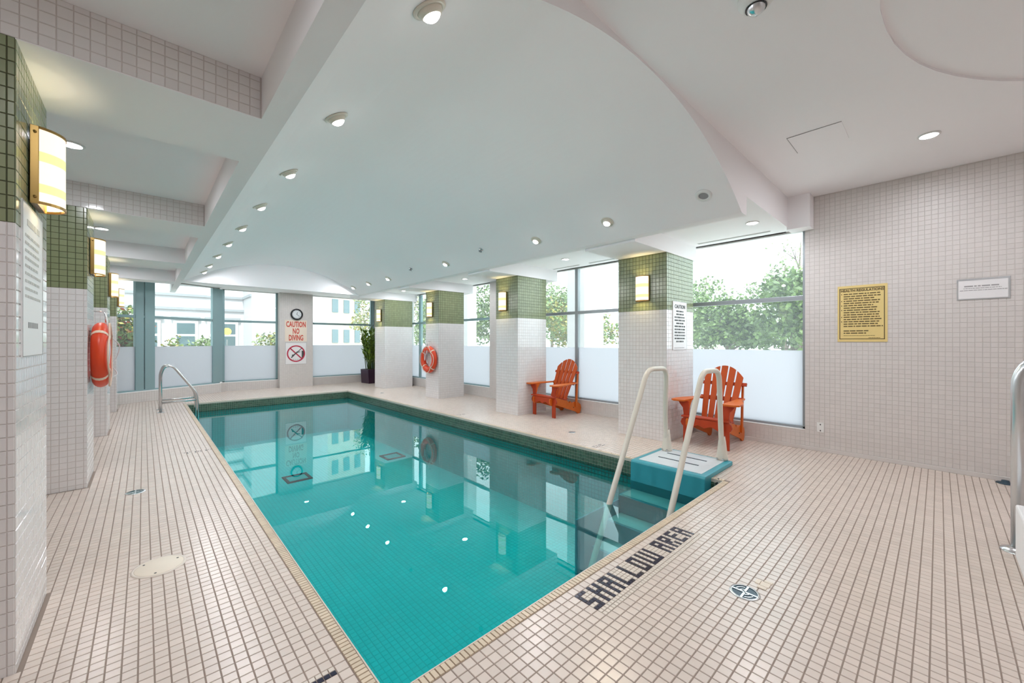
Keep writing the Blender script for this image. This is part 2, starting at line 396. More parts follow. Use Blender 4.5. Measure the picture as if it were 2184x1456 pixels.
for O_, u_, L_, n_ in (((PX0, PY1 - .004, WATER - .03), (1, 0, 0), PX1 - PX0, (0, -1, 0)), ((PX1 - .004, PY0, WATER - .03), (0, 1, 0), PY1 - PY0, (-1, 0, 0)), ((PX0 + .004, PY0, WATER - .03), (0, 1, 0), PY1 - PY0, (1, 0, 0)), ((PX0, PY0 + .004, WATER - .03), (1, 0, 0), PX1 - PX0, (0, 1, 0))):
    b = MB(); O_v = Vector(O_); u_v = Vector(u_); z_v = Vector((0, 0, .185))
    b.quad(O_v, O_v + u_v * L_, O_v + u_v * L_ + z_v, O_v + z_v); b.build('grout_bed', 'band_grout', band)
    tile_field(band, grid(L_, .185, .041, .041, 'band_tile'), O_, u_, (0, 0, 1), n_, t=0.003, joint=0.0035, limit=0)
wt = MB(); wt.quad((PX0, PY0, WATER), (PX1, PY0, WATER), (PX1, PY1, WATER), (PX0, PY1, WATER))
tag(wt.build('pool_water', 'water'), 'still turquoise pool water mirroring the windows and lamps', 'water', kind='stuff')
for k, (x, y) in enumerate(((2.0, 7.75), (3.85, 7.85))):
    d = thing('main_drain', ['square dark drain grate on the pool bottom nearer the ladder side', 'square dark drain grate on the pool bottom nearer the window side'][k], 'drain', (x, y, BASIN + .002))
    m_ = MB()
    for a, b_, c, f in ((-.2, .2, -.2, -.155), (-.2, .2, .155, .2), (-.2, -.155, -.155, .155), (.155, .2, -.155, .155)): m_.box(a, b_, c, f, 0, .02)
    m_.build('frame', 'drain_frame', d)
    g = MB()
    for q in range(7): g.box(-.15, .15, -.14 + q * .043, -.125 + q * .043, 0, .012)
    g.build('grate', 'basin_tile', d)

# ------------------------------------------------------------------ mosaic lettering in the deck
GL = {'S': ['###', '#..', '#..', '###', '..#', '###'], 'H': ['#.#', '#.#', '###', '#.#', '#.#', '#.#'], 'A': ['###', '#.#', '###', '#.#', '#.#', '#.#'],
      'L': ['#..', '#..', '#..', '#..', '#..', '###'], 'O': ['###', '#.#', '#.#', '#.#', '#.#', '###'], 'W': ['#.#.#', '#.#.#', '#.#.#', '#.#.#', '#.#.#', '#####'],
      'R': ['###', '#.#', '###', '##.', '#.#', '#.#'], 'E': ['###', '#..', '###', '#..', '#..', '###'], ' ': ['.', '.', '.', '.', '.', '.']}
dark = set(); x = 0
for ch in 'SHALLOW AREA':
    g = GL[ch]
    for r in range(6):
        for c, q in enumerate(g[r]):
            if q == '#': dark.add((x + c, r))
    x += len(g[0]) + 1
NC = (MOS[1] - MOS[0]) * 2; HP = P / 2
mos = thing('mosaic_lettering', 'dark mosaic words SHALLOW AREA set in the deck beside the pool edge', 'lettering')
O = (FX0 + MOS[0] * P, FY0 + MOS[3] * P, 0)
cd_, cl_ = [], []
for c in range(NC):
    for r in range(8): (cd_ if (c, r) in dark else cl_).append((c * HP, (c + 1) * HP, -(r + 1) * HP, -r * HP, 'navy_tile' if (c, r) in dark else 'mosaic_light'))
tile_field(mos, cd_, O, (1, 0, 0), (0, 1, 0), (0, 0, 1), t=0.0025, joint=0.003, minpx=5)
tile_field(mos, cl_, O, (1, 0, 0), (0, 1, 0), (0, 0, 1), t=0.0025, joint=0.003, limit=0, stuff_name='light_tile_field')
mo2 = thing('mosaic_stroke', 'row of dark mosaic tiles in the deck at the near corner of the pool', 'lettering')
O = (FX0 + 9 * P, FY0 + 33 * P, 0)
tile_field(mo2, [(c * HP, (c + 1) * HP, r * HP, (r + 1) * HP, 'navy_tile' if r == 0 else 'mosaic_light') for c in range(6) for r in range(2)], O, (1, 0, 0), (0, 1, 0), (0, 0, 1), t=0.0025, joint=0.003, minpx=5)
def depth_mark(x, y, label, pat, sc=.026):
    t = thing('depth_mark', label, 'marking', (0, 0, 0)); cs = []
    for r, row in enumerate(pat):
        for c, q in enumerate(row):
            if q == '#': cs.append((c * sc, (c + 1) * sc, -(r + 1) * sc, -r * sc, 'navy_tile'))
    tile_field(t, cs, (x, y, 0.0026), (1, 0, 0), (0, 1, 0), (0, 0, 1), t=0.0012, joint=0.012, limit=0)
depth_mark(.36, 6.36, 'faint mosaic depth mark in the narrow deck opposite the ladder side', ['###.###.###', '.#..#...#..', '.#..###.#..'])
depth_mark(4.28, 6.16, 'faint mosaic depth mark in the window side deck by the second column', ['####.###', '...#.#..', '..#..##.'])
depth_mark(4.30, 3.10, 'faint mosaic depth mark in the deck beside the step unit', ['##.#.###', '#..#.#..', '##.#.###'])

# ------------------------------------------------------------------ walls
def wall(name, m_, label): return tag(m_.build(name, 'wall_grout'), label, 'wall', kind='structure')
WT = 0.0508; WV = 0.0555
HEAD, SILL, TRANS, FROST = 2.83, 0.245, 1.95, 1.262
# right wall: piers between the windows, low wall under them
WIN_R = [(1.17, 3.35), (3.35, 5.90), (7.50, 8.90), (9.6, 11.55)]
m_ = MB()
m_.box(XR, XR + .2, YB, WIN_R[0][0], -.3, 3.3)
m_.box(XR, XR + .2, WIN_R[1][1], WIN_R[2][0], 0, 3.3); m_.box(XR, XR + .2, WIN_R[2][1], WIN_R[3][0], 0, 3.3); m_.box(XR, XR + .2, WIN_R[3][1], YF + .2, 0, 3.3)
for a, b in ((1.17, 5.90), WIN_R[2], WIN_R[3]):
    m_.box(XR, XR + .2, a, b, -.3, SILL); m_.box(XR, XR + .2, a, b, HEAD, 3.3)
wr = wall('wall_right', m_, 'long tiled white wall with the window openings beside the chairs')
tile_field(wr, grid(WIN_R[0][0] - YB, ZN, WT, WT, 'wall_tile'), (XR, YB, 0), (0, 1, 0), (0, 0, 1), (-1, 0, 0), t=0.002, joint=0.0028, minpx=10)
for a, b in ((1.17, 5.90), (5.90, 7.50), WIN_R[2], (8.90, 9.6), WIN_R[3], (11.55, YF)):
    hgt = SILL - .01 if (a, b) in ((1.17, 5.90), WIN_R[2], WIN_R[3]) else HEAD
    tile_field(wr, grid(b - a, hgt, WT, WT, 'wall_tile'), (XR, a, 0), (0, 1, 0), (0, 0, 1), (-1, 0, 0), t=0.002, joint=0.0028, limit=0)
m_ = MB(); m_.box(XR - .012, XR, YB, WIN_R[3][0], 0, .05)
tag(m_.build('baseboard_right', 'wall_tile', bevel=.005), 'low tiled cove along the foot of the long white wall', 'baseboard', kind='structure')
m_ = MB(); m_.box(6.0, XR, 1.08, 1.32, 2.8, ZN)
tag(m_.build('trim_1', 'ceiling_paint'), 'small white bulkhead block in the corner above the nearest window', 'trim', kind='structure')
# left and back walls (mostly outside the frame)
m_ = MB(); m_.box(XL - .2, XL, YB - .2, YF, -.3, 3.3)
wl = wall('wall_left', m_, 'white tiled wall behind the left hand columns')
m_ = MB(); m_.box(XL - .2, XR + .2, YB - .2, YB, -.3, 3.3); wall('wall_back', m_, 'plain white wall behind the camera')
# far wall
FW = [(1.60, 2.95), (3.86, 5.93)]
m_ = MB()
m_.box(2.95, 3.86, YF - .2, YF + .2, 0, 3.3); m_.box(5.93, XR + .2, YF, YF + .2, 0, 3.3)
for a, b in FW: m_.box(a, b, YF - .02, YF + .2, -.3, SILL); m_.box(a, b, YF, YF + .2, HEAD, 3.3)
ad = Vector((ANG1[0] - ANG0[0], ANG1[1] - ANG0[1], 0)); AL = ad.length; ad.normalize(); an = Vector((-ad.y, ad.x, 0))   # an points out of the room
if an.y < 0: an = -an
AM = Matrix((ad, an, Vector((0, 0, 1)))).transposed().to_4x4(); AM.translation = Vector((ANG0[0], ANG0[1], 0))
m_.box(1.42, 1.62, YF - .172, YF + .2, -.3, SILL); m_.box(0, AL, 0, .2, -.3, SILL, AM); m_.box(0, AL, 0, .2, HEAD, 3.3, AM)
wf = wall('wall_far', m_, 'far wall with wide windows either side of a white pillar')
for a, b in FW: tile_field(wf, grid(b - a, SILL - .01, WT, WT, 'wall_tile'), (a, YF - .02, 0), (1, 0, 0), (0, 0, 1), (0, -1, 0), t=0.002, joint=0.0028, limit=0)
tile_field(wf, grid(.91, HEAD, WT, WT, 'wall_tile'), (2.95, YF - .2, 0), (1, 0, 0), (0, 0, 1), (0, -1, 0), t=0.002, joint=0.0028, limit=0)
tile_field(wf, grid(AL, SILL - .01, WT, WT, 'wall_tile'), (*ANG0, 0), ad, (0, 0, 1), -an, t=0.002, joint=0.0028, limit=0)

# windows: frame members and panes are separate parts
def window(name, label, M, L, mull, frame='frame_metal', wide=(), fw=.05, ends=(1, 1), extra=()):
    """local: x along the window, y outwards, z up"""
    t = thing(name, label, 'window', kind='structure'); fr_ = frame
    def bar(nm, *bx): MB().box(*bx, M).build(nm, fr_, t, bevel=.004)
    if ends[0]: bar('jamb', 0, fw, 0, .07, SILL, HEAD)
    if ends[1]: bar('jamb', L - fw, L, 0, .07, SILL, HEAD)
    bar('sill_frame', 0, L, .0, .07, SILL, SILL + .035); MB().box(0, L, .0, .07, HEAD - .02, HEAD, M).build('head_frame', 'white_paint', t)
    xs = [0] + list(mull) + [L]
    for k, x in enumerate(mull):
        h = wide[k] if wide else .04
        bar('mullion', x - h, x + h, -.005, .08, SILL + .03, HEAD - .02)
    for k in range(len(xs) - 1):
        a, b = xs[k], xs[k + 1]
        bar('transom', a + .01, b - .01, .005, .065, TRANS - .03, TRANS + .03)
        MB().box(a + .005, b - .005, .03, .04, TRANS + .02, HEAD - .01, M).build('upper_pane', 'clear_glass', t)
        MB().box(a + .005, b - .005, .03, .04, FROST, TRANS - .02, M).build('middle_pane', 'clear_glass', t)
        tag(MB().box(a + .005, b - .005, .03, .04, SILL + .01, FROST, M).build('frosted_pane', 'frosted_glass', t), 'frosted white privacy glass')
    MB().box(-.0, L, -.055, .0, SILL - .012, SILL + .006, M).build('sill', 'white_paint', t)
    return t
def winmat(o, d, n):
    M = Matrix((Vector(d), Vector(n), Vector((0, 0, 1)))).transposed().to_4x4(); M.translation = Vector(o); return M
MR = lambda y: winmat((XR + .055, y, 0), (0, 1, 0), (1, 0, 0))
window('window_1', 'nearest tall window beside the tiled wall with trees outside', MR(1.17), 2.18, [], fw=.035, frame='frame_grey')
window('window_2', 'tall window behind the farther chair with one mullion', MR(3.35), 2.55, [1.53], wide=[.035], frame='frame_grey')
window('window_3', 'narrow window between the second and third window side columns', MR(7.5), 1.40, [], fw=.03)
window('window_4', 'narrow window beside the farthest window side column', MR(9.6), 1.95, [1.35], wide=[.05], fw=.03)
window('window_5', 'far end window between the angled wall and the signed pillar', winmat((1.60, YF + .03, 0), (1, 0, 0), (0, 1, 0)), 1.35, [], fw=.05)
window('window_6', 'far end window behind the potted plant', winmat((3.86, YF + .03, 0), (1, 0, 0), (0, 1, 0)), 2.07, [1.98], wide=[.04], fw=.03)
AMW = AM.copy(); AMW.translation = AM.translation + an * .05
window('window_7', 'angled far window wall behind the pool ladder with thick teal posts', AMW, AL, [.06, 1.63, 1.83], wide=[.13, .10, .08], fw=.05)

# ------------------------------------------------------------------ ceilings
m_ = MB(); m_.box(XL - .2, XR + .25, YB - .2, YF + .3, 3.42, 3.6)
tag(m_.build('sun_block_slab', 'white_paint'), 'unseen slab added above the ceilings to block the sun', 'roof', kind='structure')  # added out of view above the ceilings to block the sun
# barrel vault
hs = (XA1 - XA0) / 2; rise = .555; RV = (hs * hs + rise * rise) / (2 * rise); xm = (XA0 + XA1) / 2
def vz(x): return ZB + math.sqrt(RV * RV - (x - xm) ** 2) - (RV - rise)
vm = MB(); N = 40; xs = [XA0 + (XA1 - XA0) * k / N for k in range(N + 1)]
for k in range(N):
    a, b = xs[k], xs[k + 1]
    vm.sm.add(len(vm.f)); vm.quad((a, YV0, vz(a)), (a, YV1, vz(a)), (b, YV1, vz(b)), (b, YV0, vz(b)))
    vm.quad((a, YV0, vz(a) + .03), (b, YV0, vz(b) + .03), (b, YV1, vz(b) + .03), (a, YV1, vz(a) + .03))
vault = tag(vm.build('ceiling_vault', 'ceiling_paint', smooth=True), 'shallow white barrel vault ceiling over the pool', 'ceiling', kind='structure')
pts = [(x, vz(x)) for x in xs]
for nm, y0, y1, lab in (('trim_2', YV0, YV0 + .07, 'arched white end face of the vault nearest the camera'), ('trim_3', YV1 - .07, YV1, 'arched white end face of the vault at the far end')):
    m_ = MB()
    # strip between the arch line and the ceiling above, both faces
    for k in range(N):
        (a, za), (b, zb) = pts[k], pts[k + 1]
        if nm == 'trim_2':
            m_.quad((a, y0, za), (b, y0, zb), (b, y0, 3.4), (a, y0, 3.4)); m_.quad((a, y1, za + .03), (a, y1, 3.4), (b, y1, 3.4), (b, y1, zb + .03))
        else:
            m_.quad((a, y0, ZB), (a, y0, za), (b, y0, zb), (b, y0, ZB)); m_.quad((a, y1, ZB), (b, y1, ZB), (b, y1, zb), (a, y1, za))
    if nm == 'trim_2':
        m_.box(XC0, XA0, y0, y1, ZB, 3.4); m_.box(XA1, XC1, y0, y1, ZB, 3.4); m_.box(XC1, XR, y0, y1, ZCR, 3.4)
    else:
        m_.box(XA0, XA1, y0, y1, ZB - .001, ZB); m_.box(XA0, XA1, y1, y1 + .06, ZB, 3.0)
    tag(m_.build(nm, 'ceiling_paint'), lab, 'trim', kind='structure')
m_ = MB(); m_.box(XC0, XA0, YV0 + .07, YF, ZB, 3.4)
tag(m_.build('beam', 'ceiling_paint'), 'long white ceiling beam along the ladder side of the vault', 'beam', kind='structure')
m_ = MB(); m_.box(XA1, XC1, YV0 + .07, YV1 + .06, ZB, 3.4)
tag(m_.build('beam', 'ceiling_paint'), 'long white ceiling beam along the window side of the vault', 'beam', kind='structure')
m_ = MB()
m_.box(XL, XC0, YB, YF, ZCL, 3.0); m_.box(XC0, XC0 + .08, YB, YV0, ZCL, 3.4)
tag(m_.build('ceiling_left', 'ceiling_paint'), 'white coffered ceiling over the narrow deck', 'ceiling', kind='structure')
m_ = MB(); m_.box(XC1, XR + .2, YV0 + .07, YF, ZCR, 3.0); m_.box(XA0, XC1, YV1 + .06, YF, ZCR, 3.0)
tag(m_.build('ceiling_right', 'ceiling_paint'), 'white ceiling bays over the window side deck', 'ceiling', kind='structure')
# near flat ceiling with its shallow round recess
cx, cyy, cr = 3.0, -1.98, 2.2
m_ = MB(); NS = 72
for k in range(NS):
    a, b = 2 * math.pi * k / NS, 2 * math.pi * (k + 1) / NS
    def rim(t):
        dx, dy = math.cos(t), math.sin(t); s_ = 1e9
        for lim, d in ((XR - cx, dx), (XC0 - cx, dx), (YV0 - cyy, dy), (-6.5 - cyy, dy)):
            if abs(d) > 1e-6 and lim / d > 0: s_ = min(s_, lim / d)
        return (cx + dx * s_, cyy + dy * s_)
    ca, cb = (cx + cr * math.cos(a), cyy + cr * math.sin(a)), (cx + cr * math.cos(b), cyy + cr * math.sin(b))
    ra, rb = rim(a), rim(b)
    m_.quad((*ca, ZN), (*cb, ZN), (*rb, ZN), (*ra, ZN))
    for cxx, cyy2 in ((XR, YV0), (XC0, YV0)):      # close the corners
        if (abs(ra[0] - cxx) < 1e-4) != (abs(rb[0] - cxx) < 1e-4) and abs(ra[1] - rb[1]) > 1e-4 and (abs(ra[1] - YV0) < 1e-4 or abs(rb[1] - YV0) < 1e-4):
            m_.quad((*ra, ZN), (*rb, ZN), (cxx, cyy2, ZN))
    m_.quad((*ca, ZN), (*ca, ZN + .018), (*cb, ZN + .018), (*cb, ZN))
    m_.quad((cx, cyy, ZN + .018), (*ca, ZN + .018), (*cb, ZN + .018))
tag(m_.build('ceiling_near', 'ceiling_paint'), 'flat white ceiling above the shallow end with a faint round recess', 'ceiling', kind='structure')
# cross beams
for k, (a, b) in enumerate(LC):
    m_ = MB(); m_.box(XL, XC0, a, b, ZB, ZCL)
    bo = tag(m_.build('cross_beam', ['column_grout', 'column_grout', 'ceiling_paint', 'ceiling_paint'][k]), '%s cross beam over the narrow deck, tiled on its near face' % ['nearest', 'second', 'third', 'farthest'][k] if k < 2 else '%s plain white cross beam over the narrow deck' % ['', '', 'third', 'farthest'][k], 'beam', kind='structure')
    m_ = MB(); m_.box(XLC, XC0, a - .001, b + .001, ZB - .004, ZB); m_.build('soffit', 'ceiling_paint', bo)
    if k < 2: tile_field(bo, grid(XC0 - XL, ZCL - ZB, WT, WT, 'column_tile'), (XL, a, ZB), (1, 0, 0), (0, 0, 1), (0, -1, 0), t=0.002, joint=0.003)
for k, (a, b) in enumerate(RC):
    m_ = MB(); m_.box(XC1, XR, a, b, 2.61, ZCR)
    tag(m_.build('cross_beam', 'ceiling_paint'), '%s white cross beam above the window side column' % ['nearest', 'second', 'third', 'farthest'][k], 'beam', kind='structure')

# ------------------------------------------------------------------ columns
def col_tiles(c, x0, x1, y0, y1, top, gz, faces, vis=None):
    mk = lambda v_: 'green_tile' if v_ > gz else 'column_tile'
    for f in faces:
        if f == 'near': O_, u_, L_, n_ = (x0, y0, 0), (1, 0, 0), x1 - x0, (0, -1, 0)
        if f == 'pool+': O_, u_, L_, n_ = (x1, y0, 0), (0, 1, 0), y1 - y0, (1, 0, 0)      # faces +x
        if f == 'pool-': O_, u_, L_, n_ = (x0, y0, 0), (0, 1, 0), y1 - y0, (-1, 0, 0)
        if f == 'far': O_, u_, L_, n_ = (x0, y1, 0), (1, 0, 0), x1 - x0, (0, 1, 0)
        off = (L_ % WT) if f == 'near' and x1 < 0 else 0.0
        off = off - .022 if f == 'near' and x1 < 0 else off
        tile_field(c, [q for q in grid(L_, top, WT, WV, mk, u_off=off, v_off=gz % WV)], O_, u_, (0, 0, 1), n_, t=0.0025, joint=0.0034, limit=300 if vis and f == 'near' else 0, vis=vis)
names = ['nearest', 'second', 'third', 'farthest']
for k, (a, b) in enumerate(LC):
    m_ = MB(); m_.box(XL, XLC, a, b, 0, 1.872); m_.mi = 1; m_.box(XL, XLC, a, b, 1.872, ZB)
    c = tag(m_.build('column', ['column_grout', 'green_grout']), '%s square tiled column on the narrow ladder side deck' % names[k], 'column', kind='structure')
    vis = [lambda x, y: -20 < x < 30, lambda x, y: 92 < x < 192, None, None][k]
    col_tiles(c, XLC - 1.0 if k > 1 else XL, XLC, a, b, ZB, 1.872, ['near', 'pool+'], vis)
for k, (a, b) in enumerate(RC):
    m_ = MB(); m_.box(*RX[k], a, b, 0, 1.82); m_.mi = 1; m_.box(*RX[k], a, b, 1.82, 2.61)
    c = tag(m_.build('column', ['column_grout', 'green_grout']), '%s square tiled column on the window side deck' % names[k], 'column', kind='structure')
    col_tiles(c, *RX[k], a, b, 2.61, 1.82, ['near', 'pool-'])

# ------------------------------------------------------------------ recessed ceiling lamps
def lamp_light(loc, nrm, power=LAMP_W, r=.05, col=(0.93, 0.94, 1.0)):
    ld = bpy.data.lights.new('lamp_light', 'AREA'); ld.shape = 'DISK'; ld.size = 2 * r; ld.energy = power; ld.color = col
    lo = bpy.data.objects.new('lamp_light', ld); COL.objects.link(lo); lo.location = loc
    lo.rotation_euler = (-Vector(nrm)).to_track_quat('Z', 'Y').to_euler(); return lo
def downlight(x, y, z, label, nrm=(0, 0, -1), eyeball=False, group=None, r=.055, power=LAMP_W, col=(.93, .94, 1.0)):
    nv = Vector(nrm).normalized()
    t = thing('ceiling_spotlight' if eyeball else 'recessed_downlight', label, 'ceiling lamp', (x, y, z), group=group)
    M = nv.to_track_quat('Z', 'Y').to_matrix().to_4x4()
    MB().lathe([(r, .0), (r + .02, .0), (r + .02, .006), (r + .004, .010), (r, .004)], M=M, seg=28).build('trim_ring', 'lamp_trim' if eyeball else 'white_plastic', t, smooth=True)
    if eyeball:
        MB().lathe([(r + .002, .002), (r * .95, .018), (r * .78, .030), (r * .72, .030)], M=M, seg=28).build('eyeball', 'lamp_trim', t, smooth=True)
        MB().lathe([(.0005, .050), (r * .35, .047), (r * .6, .038), (r * .73, .028)], M=M, seg=24).build('lens', 'lamp_glass', t, smooth=True)
        off = .054
    else:
        MB().lathe([(.0005, .003), (r * 1.0, .002)], M=M, seg=28).build('lens', 'lamp_glass', t); off = .007
    lo = lamp_light(nv * off, nv, power, r * (.7 if eyeball else .95), col); lo.parent = t
    return t
def vn(x): v_ = Vector((xm - x, 0, -(vz(x) - (ZB + rise - RV)))); return v_.normalized()
ordn = ['first', 'second', 'third', 'fourth', 'fifth', 'sixth', 'seventh', 'eighth', 'ninth']
xv = .905
for k, y in enumerate((1.50, 2.63, 3.76, 4.89, 5.98, 7.08, 8.2, 9.35, 10.25)):
    downlight(xv, y, vz(xv) - .002, '%s glowing eyeball spotlight from the camera along the ladder side of the vault' % ordn[k], vn(xv), True)
xv = 4.02
lamps_r = [(2.67, 'warm lit eyeball spotlight nearest on the window side of the vault'), (3.83, 'second eyeball spotlight on the window side of the vault'), (6.09, 'third eyeball spotlight on the window side of the vault'), (8.4, 'fourth eyeball spotlight on the window side of the vault'), (9.45, 'fifth eyeball spotlight on the window side of the vault'), (10.4, 'farthest eyeball spotlight on the window side of the vault')]
for y, lb in lamps_r: downlight(xv, y, vz(xv) - .002, lb, vn(xv), True, col=(1.0, .86, .62) if y < 3 else (.93, .94, 1.0))
for k, y in enumerate((1.55, 4.47, 7.45, 10.4)): downlight(5.44, y, ZCR - .001, '%s round downlight in the ceiling bays over the window side deck' % ordn[k])
for k, y in enumerate((1.2, 4.46, 7.5, 10.2)): downlight(-.40, y, ZCL - .001, ['round downlight in the coffer above the camera side deck', 'bright round downlight behind the nearest wall sconce', 'round downlight beyond the second left column', 'round downlight beyond the third left column'][k])
for k, x in enumerate((1.78, 3.40)): downlight(x, 12.25, ZCR - .001, ['left of the two round downlights in the far ceiling strip', 'right of the two round downlights in the far ceiling strip'][k])
for k, (x, y) in enumerate(((5.1, .06), (2.0, -.9), (5.1, -2.2), (1.6, -2.6))): downlight(x, y, (ZN if k in (0, 2) else ZN + .018) - .001, ['round downlight in the flat near ceiling above the yellow notice', 'added unseen fill downlight in the near ceiling recess above the camera', 'added unseen fill downlight in the near ceiling behind the low wall', 'added unseen fill downlight in the near ceiling recess behind the camera'][k], power=LAMP_W * 1.5)  # only the first is in view; the others are added to brighten the room

# ceiling fittings
def sprinkler(x, y, label):
    t = thing('sprinkler_head', label, 'sprinkler', (x, y, vz(x) - .001))
    M = vn(x).to_track_quat('Z', 'Y').to_matrix().to_4x4()
    MB().lathe([(.001, 0), (.035, 0), (.03, .008), (.012, .01), (.010, .035), (.001, .035)], M=M, seg=16).build('body', 'steel', t, smooth=True)
    MB().lathe([(.001, .035), (.028, .036), (.028, .04), (.001, .042)], M=M, seg=16).build('deflector', 'grey_plastic', t)
sprinkler(3.93, 4.95, 'nearer small sprinkler head on the window side of the vault')
sprinkler(3.93, 7.2, 'farther small sprinkler head on the window side of the vault')
x = 4.0; t = thing('ceiling_speaker', 'round grey ceiling speaker near the arched end of the vault', 'speaker', (x, 1.56, vz(x) - .001)); M = vn(x).to_track_quat('Z', 'Y').to_matrix().to_4x4()
MB().lathe([(.045, 0), (.075, 0), (.072, .012), (.045, .016), (.045, 0)], M=M, seg=32).build('rim', 'white_plastic', t, smooth=True)
MB().lathe([(.001, .011), (.045, .009)], M=M, seg=32).build('grille', 'grey_plastic', t)
t = thing('dome_camera', 'white dome security camera on the near ceiling at the top of the photo', 'camera', (2.38, .66, ZN))
MB().lathe([(.001, 0), (.085, 0), (.085, -.03), (.06, -.06), (.045, -.062), (.045, -.05)], seg=28).build('housing', 'white_plastic', t, smooth=True)
MB().lathe([(.046, -.055), (.040, -.078), (.02, -.095), (.001, -.098)], seg=24).build('dome', 'steel_pale', t, smooth=True)
MB().lathe([(.046, -.060), (.050, -.060), (.050, -.066), (.046, -.066)], seg=24).build('lens_ring', 'black_plastic', t)
t = thing('access_hatch', 'flush white access hatch in the near ceiling', 'hatch', (4.45, .74, ZN))
MB().box(-.2, .2, -.19, .19, -.004, 0).build('panel', 'ceiling_paint', t)
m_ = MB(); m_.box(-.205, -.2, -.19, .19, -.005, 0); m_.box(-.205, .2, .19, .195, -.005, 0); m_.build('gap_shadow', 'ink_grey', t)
for k, (y0, y1, lb) in enumerate(((1.5, 2.44, 'nearest'), (3.8, 4.4, 'second'), (4.62, 5.28, 'third'))):
    t = thing('linear_diffuser', '%s thin slot air diffuser in the ceiling above the windows' % lb, 'air vent')
    MB().box(6.015, 6.055, y0, y1, ZCR - .006, ZCR).build('frame', 'white_plastic', t); MB().box(6.026, 6.046, y0 + .01, y1 - .01, ZCR - .008, ZCR - .004).build('slot', 'grey_plastic', t)

# ------------------------------------------------------------------ wall sconces
def sconce(x, y, z, s_, label, hgt=.36, wd=.21, dp=.105):
    """s_ = +1: face towards +x"""
    t = thing('wall_sconce', label, 'wall lamp', (x, y, z), 0 if s_ > 0 else math.pi)
    h = hgt / 2; w_ = wd / 2
    MB().box(.004, .026, -w_ + .012, w_ - .012, -h, h).build('back_plate', 'dark_bronze', t, bevel=.003)
    for q in (-1, 1):
        MB().box(.004, .032, q * w_ - .010 if q > 0 else q * w_ - .004, q * w_ + .004 if q > 0 else q * w_ + .010, -h, h).build('side_strip', 'brass', t, bevel=.002)
        m_ = MB()
        for zz in (-h + .03, h - .03): m_.lathe([(.001, 0), (.006, 0), (.006, .006), (.001, .008)], c=(.02, q * (w_ + .004), zz), M=Matrix.Rotation(-q * math.pi / 2, 4, 'X'), seg=10)
        m_.build('screw', 'brass', t)
    # curved translucent shade in five bands
    N_ = 14; R_ = (w_ * w_ + (dp - .03) ** 2) / (2 * (dp - .03)); am = math.asin(min(1, w_ / R_)); xc = dp - R_
    arc = [(xc + R_ * math.cos(-am + 2 * am * k / N_), R_ * math.sin(-am + 2 * am * k / N_)) for k in range(N_ + 1)]
    m_ = MB(); zs = [-h + .012, -h + .055, -h + .095, .02, .065, h - .012]
    for b in range(5):
        m_.mi = 1 if b in (1, 3) else 0
        for k in range(N_):
            (x0, y0), (x1, y1) = arc[k], arc[k + 1]
            m_.sm.add(len(m_.f)); m_.quad((x0, y0, zs[b]), (x1, y1, zs[b]), (x1, y1, zs[b + 1]), (x0, y0, zs[b + 1]))
    m_.build('shade', ['shade', 'shade_band'], t, smooth=True)
    for zz in (-h, h - .012):
        m_ = MB()
        for k in range(N_):
            (x0, y0), (x1, y1) = arc[k], arc[k + 1]; m_.prism([(x0 + .003, y0 * 1.01), (x1 + .003, y1 * 1.01), (x1 - .004, y1 * .97), (x0 - .004, y0 * .97)], 'z', zz, zz + .012)
        m_.build('rim_band', 'brass', t)
    for zz in (-h * .55, h * .55):
        pd = bpy.data.lights.new('lamp_light', 'POINT'); pd.energy = .9 if s_ > 0 else 1.9; pd.color = (1.0, .87, .60) if s_ > 0 else (1.0, .80, .38); pd.shadow_soft_size = .022
        po = bpy.data.objects.new('lamp_light', pd); COL.objects.link(po); po.parent = t; po.location = (.06, 0, zz)
    return t
for k, (y, z, h_) in enumerate(((2.95, 2.20, .40), (5.78, 2.225, .40), (8.62, 2.24, .40), (11.25, 2.26, .40))):
    sconce(XLC + .003, y, z, 1, 'glowing half round brass sconce on the %s column of the ladder side deck' % names[k])
for k, (y, z) in enumerate(((2.885, 2.135), (5.72, 2.15), (8.52, 2.16), (11.34, 2.15))):
    sconce(RX[k][0] - .003, y, z, -1, 'glowing half round sconce on the green band of the %s window side column' % names[k], hgt=.36, wd=.20, dp=.10)

